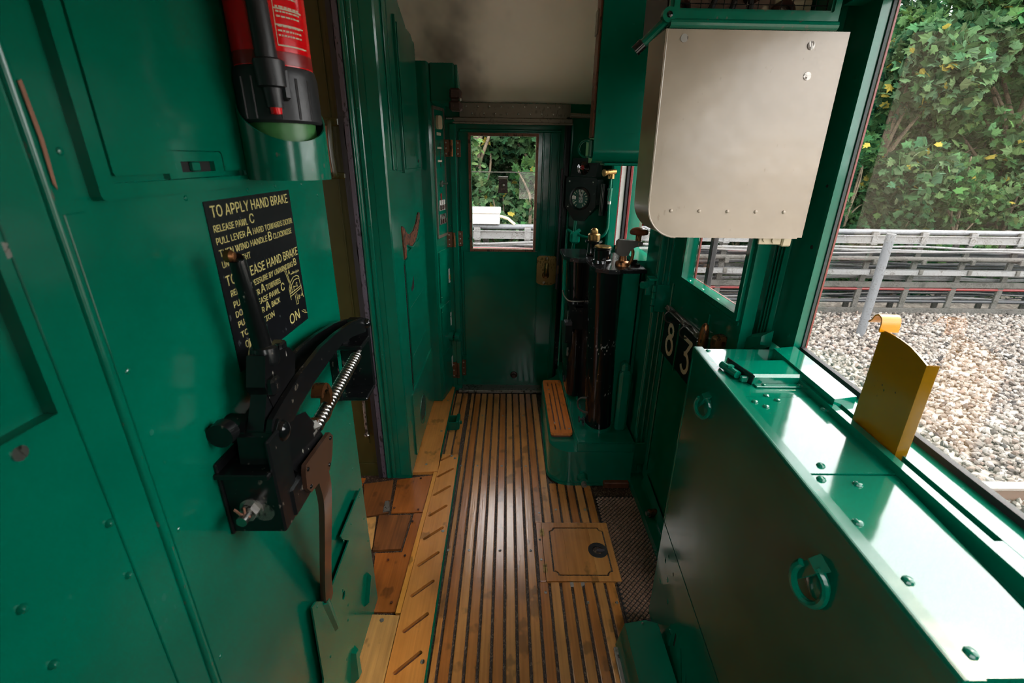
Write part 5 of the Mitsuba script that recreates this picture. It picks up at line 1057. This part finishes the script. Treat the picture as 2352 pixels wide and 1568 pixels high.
# ================================================================== OUTSIDE
gr = struct('ground', label='railway ballast ground beside the track')
part(gr, 'bed', bx(-40, 60, -30, 60, -1.1, -0.875, 0), mat('ballast_bed', proc(lambda p, n, uv: mix(mi.Color3f(S(96, 88, 80)), S(146, 138, 128), voronoi(p.x * 22, p.y * 22)[2])), 0.9), smooth=False)
ico = trimesh.creation.icosphere(subdivisions=0)
N = 26000
px = rng.uniform(0.8, 9.5, N); py = rng.uniform(2.1, 7.4, N)
keep = (px < py * 1.35 + 1.0) & (px > py * 0.18)
px, py = px[keep], py[keep]; N = len(px)
sz = rng.uniform(0.018, 0.036, N)
R_ = trimesh.transformations.random_rotation_matrix
base = np.array(ico.vertices)
q4 = rng.normal(size=(N, 4)); q4 /= np.linalg.norm(q4, axis=1, keepdims=True)
w_, x_, y_, z_ = q4.T
RM = np.stack([np.stack([1 - 2 * (y_ ** 2 + z_ ** 2), 2 * (x_ * y_ - z_ * w_), 2 * (x_ * z_ + y_ * w_)], -1), np.stack([2 * (x_ * y_ + z_ * w_), 1 - 2 * (x_ ** 2 + z_ ** 2), 2 * (y_ * z_ - x_ * w_)], -1), np.stack([2 * (x_ * z_ - y_ * w_), 2 * (y_ * z_ + x_ * w_), 1 - 2 * (x_ ** 2 + y_ ** 2)], -1)], 1)
st = base[None] * (1 + rng.uniform(-0.25, 0.25, (N, len(base), 1))) * np.stack([rng.uniform(0.8, 1.4, N), rng.uniform(0.6, 1.0, N), rng.uniform(0.5, 0.9, N)], -1)[:, None]
st = np.einsum('nij,nkj->nki', RM, st) * sz[:, None, None] + np.stack([px, py, -0.872 + rng.uniform(0, 0.025, N)], -1)[:, None]
tone = rng.uniform(0, 1, N)
pal = np.array([S(194, 184, 172), S(162, 151, 140), S(216, 209, 200), S(112, 102, 94), S(172, 152, 138), S(86, 80, 76)])
colr = np.repeat(0.36 * pal[rng.choice(6, N, p=[0.28, 0.24, 0.16, 0.15, 0.1, 0.07])] * rng.uniform(0.8, 1.1, (N, 1)), len(base), 0)
scene['stone_mat'] = {'type': 'twosided', 'b': {'type': 'principled', 'base_color': {'type': 'mesh_attribute', 'name': 'vertex_color'}, 'roughness': 0.75, 'specular': 0.3}}
fc = (np.array(ico.faces)[None] + (np.arange(N) * len(base))[:, None, None]).reshape(-1, 3)
solo('ballast', trimesh.Trimesh(st.reshape(-1, 3), fc, process=False), 'stone_mat', 'pale brown and grey ballast stones covering the ground outside', 'ballast', smooth=False, kind='stuff', color=colr)
mat('rail_top', S(150, 140, 132), 0.35, metal=0.6)
mat('rail_side', S(84, 62, 50), 0.7)
ra = thing('rail', 'steel running rail lying on the ballast below the windscreen', 'rail')
part(ra, 'head', bx(-12, 30, 2.66, 2.735, -0.745, -0.71, 0.008), 'rail_top')
part(ra, 'web', cat(bx(-12, 30, 2.69, 2.71, -0.86, -0.74, 0.0), bx(-12, 30, 2.63, 2.77, -0.875, -0.855, 0.002)), 'rail_side')
mat('galvanised', scuffed(S(94, 96, 98), S(72, 71, 70), 0.58), 0.5, metal=0.2)
mat('pale_steel', scuffed(S(100, 100, 99), S(62, 58, 52), 0.57), 0.5)
mat('concrete_grey', scuffed(S(70, 67, 62), S(44, 42, 36), 0.52), 0.8)
mat('cable_black', S(34, 34, 36), 0.5)
mat('cable_grey', S(96, 94, 92), 0.5)
fe = thing('cable_fence', 'long grey lineside cable rack of posts, beams and cables in front of the trees', 'fence')
X0, X1 = -4.0, 16.0
Yf = 7.25
part(fe, 'top_tube', cyl((X0, Yf + 0.09, 0.455), (X1, Yf + 0.09, 0.44), 0.042, n=12), 'galvanised')
part(fe, 'top_beam', cat(bx(X0, X1, Yf, Yf + 0.03, 0.285, 0.405, 0.004), bx(X0, X1, Yf - 0.03, Yf, 0.395, 0.405, 0.001), bx(X0, X1, Yf - 0.03, Yf, 0.285, 0.295, 0.001)), 'pale_steel')
for j, (z, r, m, y) in enumerate([(0.225, 0.018, 'pale_steel', -0.05), (0.19, 0.022, 'pale_steel', -0.04), (0.16, 0.016, 'cable_grey', -0.05), (0.135, 0.02, 'cable_black', 0.05), (0.11, 0.016, 'cable_black', 0.1), (0.02, 0.03, 'cable_black', 0.3), (-0.03, 0.025, 'cable_black', 0.33), (-0.08, 0.02, 'cable_grey', 0.3), (-0.25, 0.02, 'cable_grey', 0.1), (-0.29, 0.025, 'pale_steel', 0.12), (-0.55, 0.022, 'cable_black', 0.25), (-0.60, 0.02, 'cable_black', 0.28)]):
    xs = np.linspace(X0, X1, 60)
    part(fe, 'cable', tube(np.stack([xs, np.full(60, Yf + y), z + 0.018 * np.sin(xs * 1.3 + j * 2.1) + 0.008 * np.sin(xs * 4.1 + j)], -1), r, 6), m)
for z, m in ((0.30, 'concrete_grey'), (-0.16, 'concrete_grey'), (-0.46, 'concrete_grey')):
    part(fe, 'back_beam', bx(X0, X1, Yf + 0.34, Yf + 0.37, z - 0.04, z + 0.03, 0.003), m)
xs = np.linspace(X0, X1, 70)
for j in range(22):
    z = 0.14 - 0.041 * j if j < 12 else -0.44 - 0.03 * (j - 12)
    part(fe, 'cable', tube(np.stack([xs, np.full(70, Yf + 0.12 + 0.018 * (j * 7 % 11)), z + 0.02 * np.sin(xs * (0.9 + 0.05 * j) + j * 1.7) + 0.01 * np.sin(xs * 3.7 + j * 2.2)], -1), 0.012 + 0.002 * (j % 4), 5), ('cable_black', 'cable_grey', 'cable_black', 'cable_black', 'cable_grey')[j % 5])
part(fe, 'round_rail', cyl((X0, Yf - 0.10, 0.062), (X1, Yf - 0.10, 0.062), 0.036, n=12), 'concrete_grey')
part(fe, 'tray', cat(bx(X0, X1, Yf - 0.14, Yf - 0.02, -0.135, -0.12, 0.001), bx(X0, X1, Yf - 0.14, Yf - 0.13, -0.19, -0.12, 0.001)), 'pale_steel')
part(fe, 'beam', cat(bx(X0, X1, Yf - 0.04, Yf, -0.415, -0.325, 0.004)), 'concrete_grey')
part(fe, 'red_cable', cyl((X0, Yf + 0.02, -0.455), (X1, Yf + 0.02, -0.455), 0.022, n=8), 'red_trim', label='red cable')
part(fe, 'black_pipe', cyl((X0, Yf + 0.04, -0.665), (X1, Yf + 0.04, -0.665), 0.03, n=8), 'cable_black')
part(fe, 'bottom_beam', bx(X0, X1, Yf - 0.05, Yf - 0.01, -0.86, -0.765, 0.004), 'concrete_grey')
pst = mikit.ply(cat(bx(-0.045, 0.045, -0.02, 0.02, -0.9, 0.46, 0.004)), 'concrete_grey', smooth=30)
clp = mikit.ply(cat(bx(-0.05, 0.05, -0.02, 0.0, -0.10, 0.09, 0.004)), 'pale_steel', smooth=30)
arm = mikit.ply(cat(bx(-0.03, 0.03, -0.16, 0.02, -0.03, 0.0, 0.004), bx(-0.03, 0.03, -0.16, -0.13, -0.05, 0.03, 0.004)), 'concrete_grey', smooth=30)
for i in range(25):
    x = -3.6 + 0.78 * i + 0.02
    for nm, base_, z, y in (('post', pst, 0.0, Yf + 0.02), ('post', pst, 0.0, Yf + 0.36), ('clip', clp, 0.36, Yf - 0.004), ('cable_arm', arm, 0.03, Yf), ('cable_arm', arm, -0.13, Yf)):
        k = numbered(f'cable_fence__{nm}')
        scene[k] = {**base_, 'to_world': T().translate([x + (0.12 if y > Yf + 0.3 else 0), y, z])}
solo('lineside_post', cyl((5.15, 6.2, -0.9), (5.15, 6.2, 0.58), 0.055, n=20), 'galvanised', 'single tall round grey post standing in front of the cable rack', 'post')
tb = thing('lineside_cabinet', 'white lineside cabinet on top of the cable rack seen through the far door window', 'cabinet')
part(tb, 'body', bx(-0.86, -0.115, Yf + 0.0, Yf + 0.35, 0.50, 0.66, 0.006), 'white')
part(tb, 'lid', bx(-0.88, -0.10, Yf - 0.03, Yf + 0.38, 0.66, 0.725, 0.01), 'white')
part(tb, 'conduit', tube(spl([(-0.11, Yf + 0.1, 0.61), (0.0, Yf + 0.1, 0.58), (0.06, Yf + 0.08, 0.54), (0.12, Yf + 0.08, 0.49)]), 0.022, 8), 'ivory')
part(tb, 'leg', cat(bx(-0.7, -0.64, Yf + 0.1, Yf + 0.16, -0.9, 0.5, 0.004)), 'galvanised')

# trees: a trunk, boughs and a crown of leaf cards each; shrubs below them
bank = struct('embankment', label='dark earth bank behind the cable rack')
yb = np.array([8.4, 9.5, 11.5, 14, 18, 26]); zb = np.array([-0.9, -0.55, 0.6, 2.2, 3.6, 4.4])
xb = np.linspace(-14, 34, 40)
V = [(x, y, z + 0.25 * math.sin(x * 0.9 + y)) for x in xb for y, z in zip(yb, zb)]
Fq = [(i * 6 + j, (i + 1) * 6 + j, (i + 1) * 6 + j + 1, i * 6 + j + 1) for i in range(39) for j in range(5)]
mat('earth', proc(lambda p, n, uv: mix(mi.Color3f(S(40, 38, 26)), S(52, 74, 34), smoothstep(0.4, 0.6, fbm(p.x * 3, p.y * 3, p.z * 3, 3)))), 0.9)
part(bank, 'slope', trimesh.Trimesh(*(lambda v, q: (v, np.vstack([q[:, [0, 1, 2]], q[:, [0, 2, 3]]])))(np.array(V), np.array(Fq)), process=False), 'earth', smooth=True)

LEAF = np.array([(0, -0.5, 0), (0.22, -0.30, 0.03), (0.5, -0.22, -0.02), (0.30, 0.02, 0.05), (0.42, 0.22, 0.0), (0.15, 0.2, 0.04), (0, 0.56, -0.04), (-0.15, 0.2, 0.04), (-0.42, 0.22, 0.0), (-0.30, 0.02, 0.05), (-0.5, -0.22, -0.02), (-0.22, -0.30, 0.03)])
LF = np.array([(0, i, i + 1) for i in range(1, 11)])
scene['leaf_mat'] = {'type': 'principledthin', 'base_color': {'type': 'mesh_attribute', 'name': 'vertex_color'}, 'roughness': 0.45, 'diff_trans': 0.6, 'spec_trans': 0.0}
mat('bark', scuffed(S(96, 84, 64), S(54, 46, 36), 0.5), 0.85)


def leaves(cent, size, seed, tint, painted_lit):
    g = np.random.default_rng(seed); n = len(cent)
    nrm = g.normal(size=(n, 3)) * 0.75 + np.array([0.0, -0.55, 0.75]); nrm /= np.linalg.norm(nrm, axis=1, keepdims=True)
    t = np.cross(nrm, g.normal(size=(n, 3))); t /= np.linalg.norm(t, axis=1, keepdims=True)
    b = np.cross(nrm, t); s = size * g.uniform(0.6, 1.25, n)
    v = cent[:, None] + s[:, None, None] * (LEAF[None, :, 0:1] * t[:, None] + LEAF[None, :, 1:2] * b[:, None] + LEAF[None, :, 2:3] * nrm[:, None])
    c = np.array(tint)[None] * g.uniform(0.3, 1.35, (n, 1)) * (1 + g.normal(size=(n, 3)) * np.array([0.16, 0.05, 0.10]))
    if painted_lit > 0:
        pick = g.uniform(size=n) < painted_lit
        c[pick] = np.array(S(196, 190, 84)) * g.uniform(0.7, 1.1, (pick.sum(), 1))  # sunlit yellow put straight into the colour of this share of leaves
    f = (LF[None] + (np.arange(n) * 12)[:, None, None]).reshape(-1, 3)
    return trimesh.Trimesh(v.reshape(-1, 3), f, process=False), np.repeat(np.clip(0.46 * c * np.array([1.12, 1.0, 1.14]), 0.003, 0.8), 12, 0)


def tree(name, label, cat_, group, x, y, zg, h, rx, n, size, seed, tint, painted_lit=0.0, trunk=0.11, low=0.0):
    g = np.random.default_rng(seed)
    k = thing(name, label, cat_, group)
    tops = []
    bm = []
    lean = g.uniform(-0.5, 0.5, 2)
    if trunk > 0:
        bm.append(tube(spl([(x, y, zg), (x + 0.1 * lean[0], y + 0.1 * lean[1], zg + h * 0.3), (x + 0.5 * lean[0], y + 0.4 * lean[1], zg + h * 0.9)], 4), np.linspace(trunk, trunk * 0.25, 9), 7))
    nb = 10
    blobs = []
    for i in range(nb):
        a = g.uniform(0, 2 * np.pi); zz_ = zg + h * g.uniform(0.18 + low, 0.95); r = rx * g.uniform(0.35, 0.95) * (1.15 - 0.6 * abs((zz_ - zg) / h - 0.5))
        e = np.array([x + r * math.cos(a), y + 0.75 * r * math.sin(a), zz_])
        s0 = np.array([x + 0.2 * lean[0], y + 0.2 * lean[1], zg + max(0.1, (zz_ - zg) * 0.55)])
        bm.append(tube(spl([s0, (s0 + e) / 2 + g.normal(size=3) * 0.12, e], 3), np.linspace(max(trunk, 0.05) * 0.38, 0.012, 7), 5))
        blobs.append((e, rx * g.uniform(0.35, 0.6)))
    part(k, 'trunk_and_boughs' if trunk > 0.06 else 'stems', cat(bm), 'bark', smooth=True)
    idx = g.integers(0, nb, n)
    d = g.normal(size=(n, 3)); d /= np.linalg.norm(d, axis=1, keepdims=True)
    rad = g.uniform(0.35, 1.0, n) ** 0.5
    cen = np.array([blobs[i][0] for i in idx]) + d * (rad * np.array([blobs[i][1] for i in idx]))[:, None] * np.array([1.0, 0.85, 0.9])
    cen = cen[cen[:, 2] > zg - 0.1]
    m, c = leaves(cen, size, seed + 1, tint, painted_lit)
    part(k, 'foliage', m, 'leaf_mat', smooth=False, kind='stuff', color=c)


tints = [S(92, 136, 78), S(74, 118, 66), S(110, 150, 92), S(66, 108, 66), S(98, 140, 90)]
for i in range(17):
    x = -4.5 + 1.32 * i; y = 9.6 + 1.1 * ((i * 5) % 3) / 2 + 0.25 * math.sin(i)
    tree('tree', 'dense leafy green tree behind the cable rack', 'tree', 'trees behind the cable rack', x, y, -0.6, 4.9 + 0.8 * math.sin(i * 1.9), 1.5, 4300, 0.18, 100 + i, tints[i % 5], 0.01 if i % 3 else 0.03)
for i in range(12):
    x = -5 + 2.0 * i; y = 12.8 + 0.7 * ((i * 7) % 3)
    tree('tree', 'dense leafy green tree behind the cable rack', 'tree', 'trees behind the cable rack', x, y, 0.8, 4.6 + 0.6 * math.sin(i * 2.3), 2.0, 2600, 0.24, 300 + i, tints[(i + 2) % 5], 0.01)
for i in range(20):
    x = -4.2 + 1.05 * i; y = 8.55 + 0.3 * ((i * 3) % 4) / 3
    tree('shrub', 'low green shrub growing close behind the cable rack', 'shrub', 'shrubs behind the cable rack', x, y, -0.85, 2.3 + 0.5 * math.sin(i * 2.7), 0.85, 1500, 0.13, 500 + i, tints[(i * 2 + 1) % 5], 0.01, trunk=0.045, low=-0.12)
bs_ = [tube(spl([(0.38, 8.2, 0.0), (0.40, 8.2, 0.75), (0.32, 8.2, 1.0), (0.18, 8.2, 1.25)]), np.linspace(0.035, 0.012, 25), 6), tube(spl([(0.40, 8.2, 0.7), (0.48, 8.2, 0.85), (0.46, 8.2, 1.05)]), 0.016, 6), tube(spl([(0.48, 8.2, 0.85), (0.62, 8.2, 0.95)]), 0.012, 6)]
solo('dead_branch', cat(bs_), 'bark', 'bare forked pale branch rising beyond the cable rack seen through the far door window', 'branch', smooth=True)
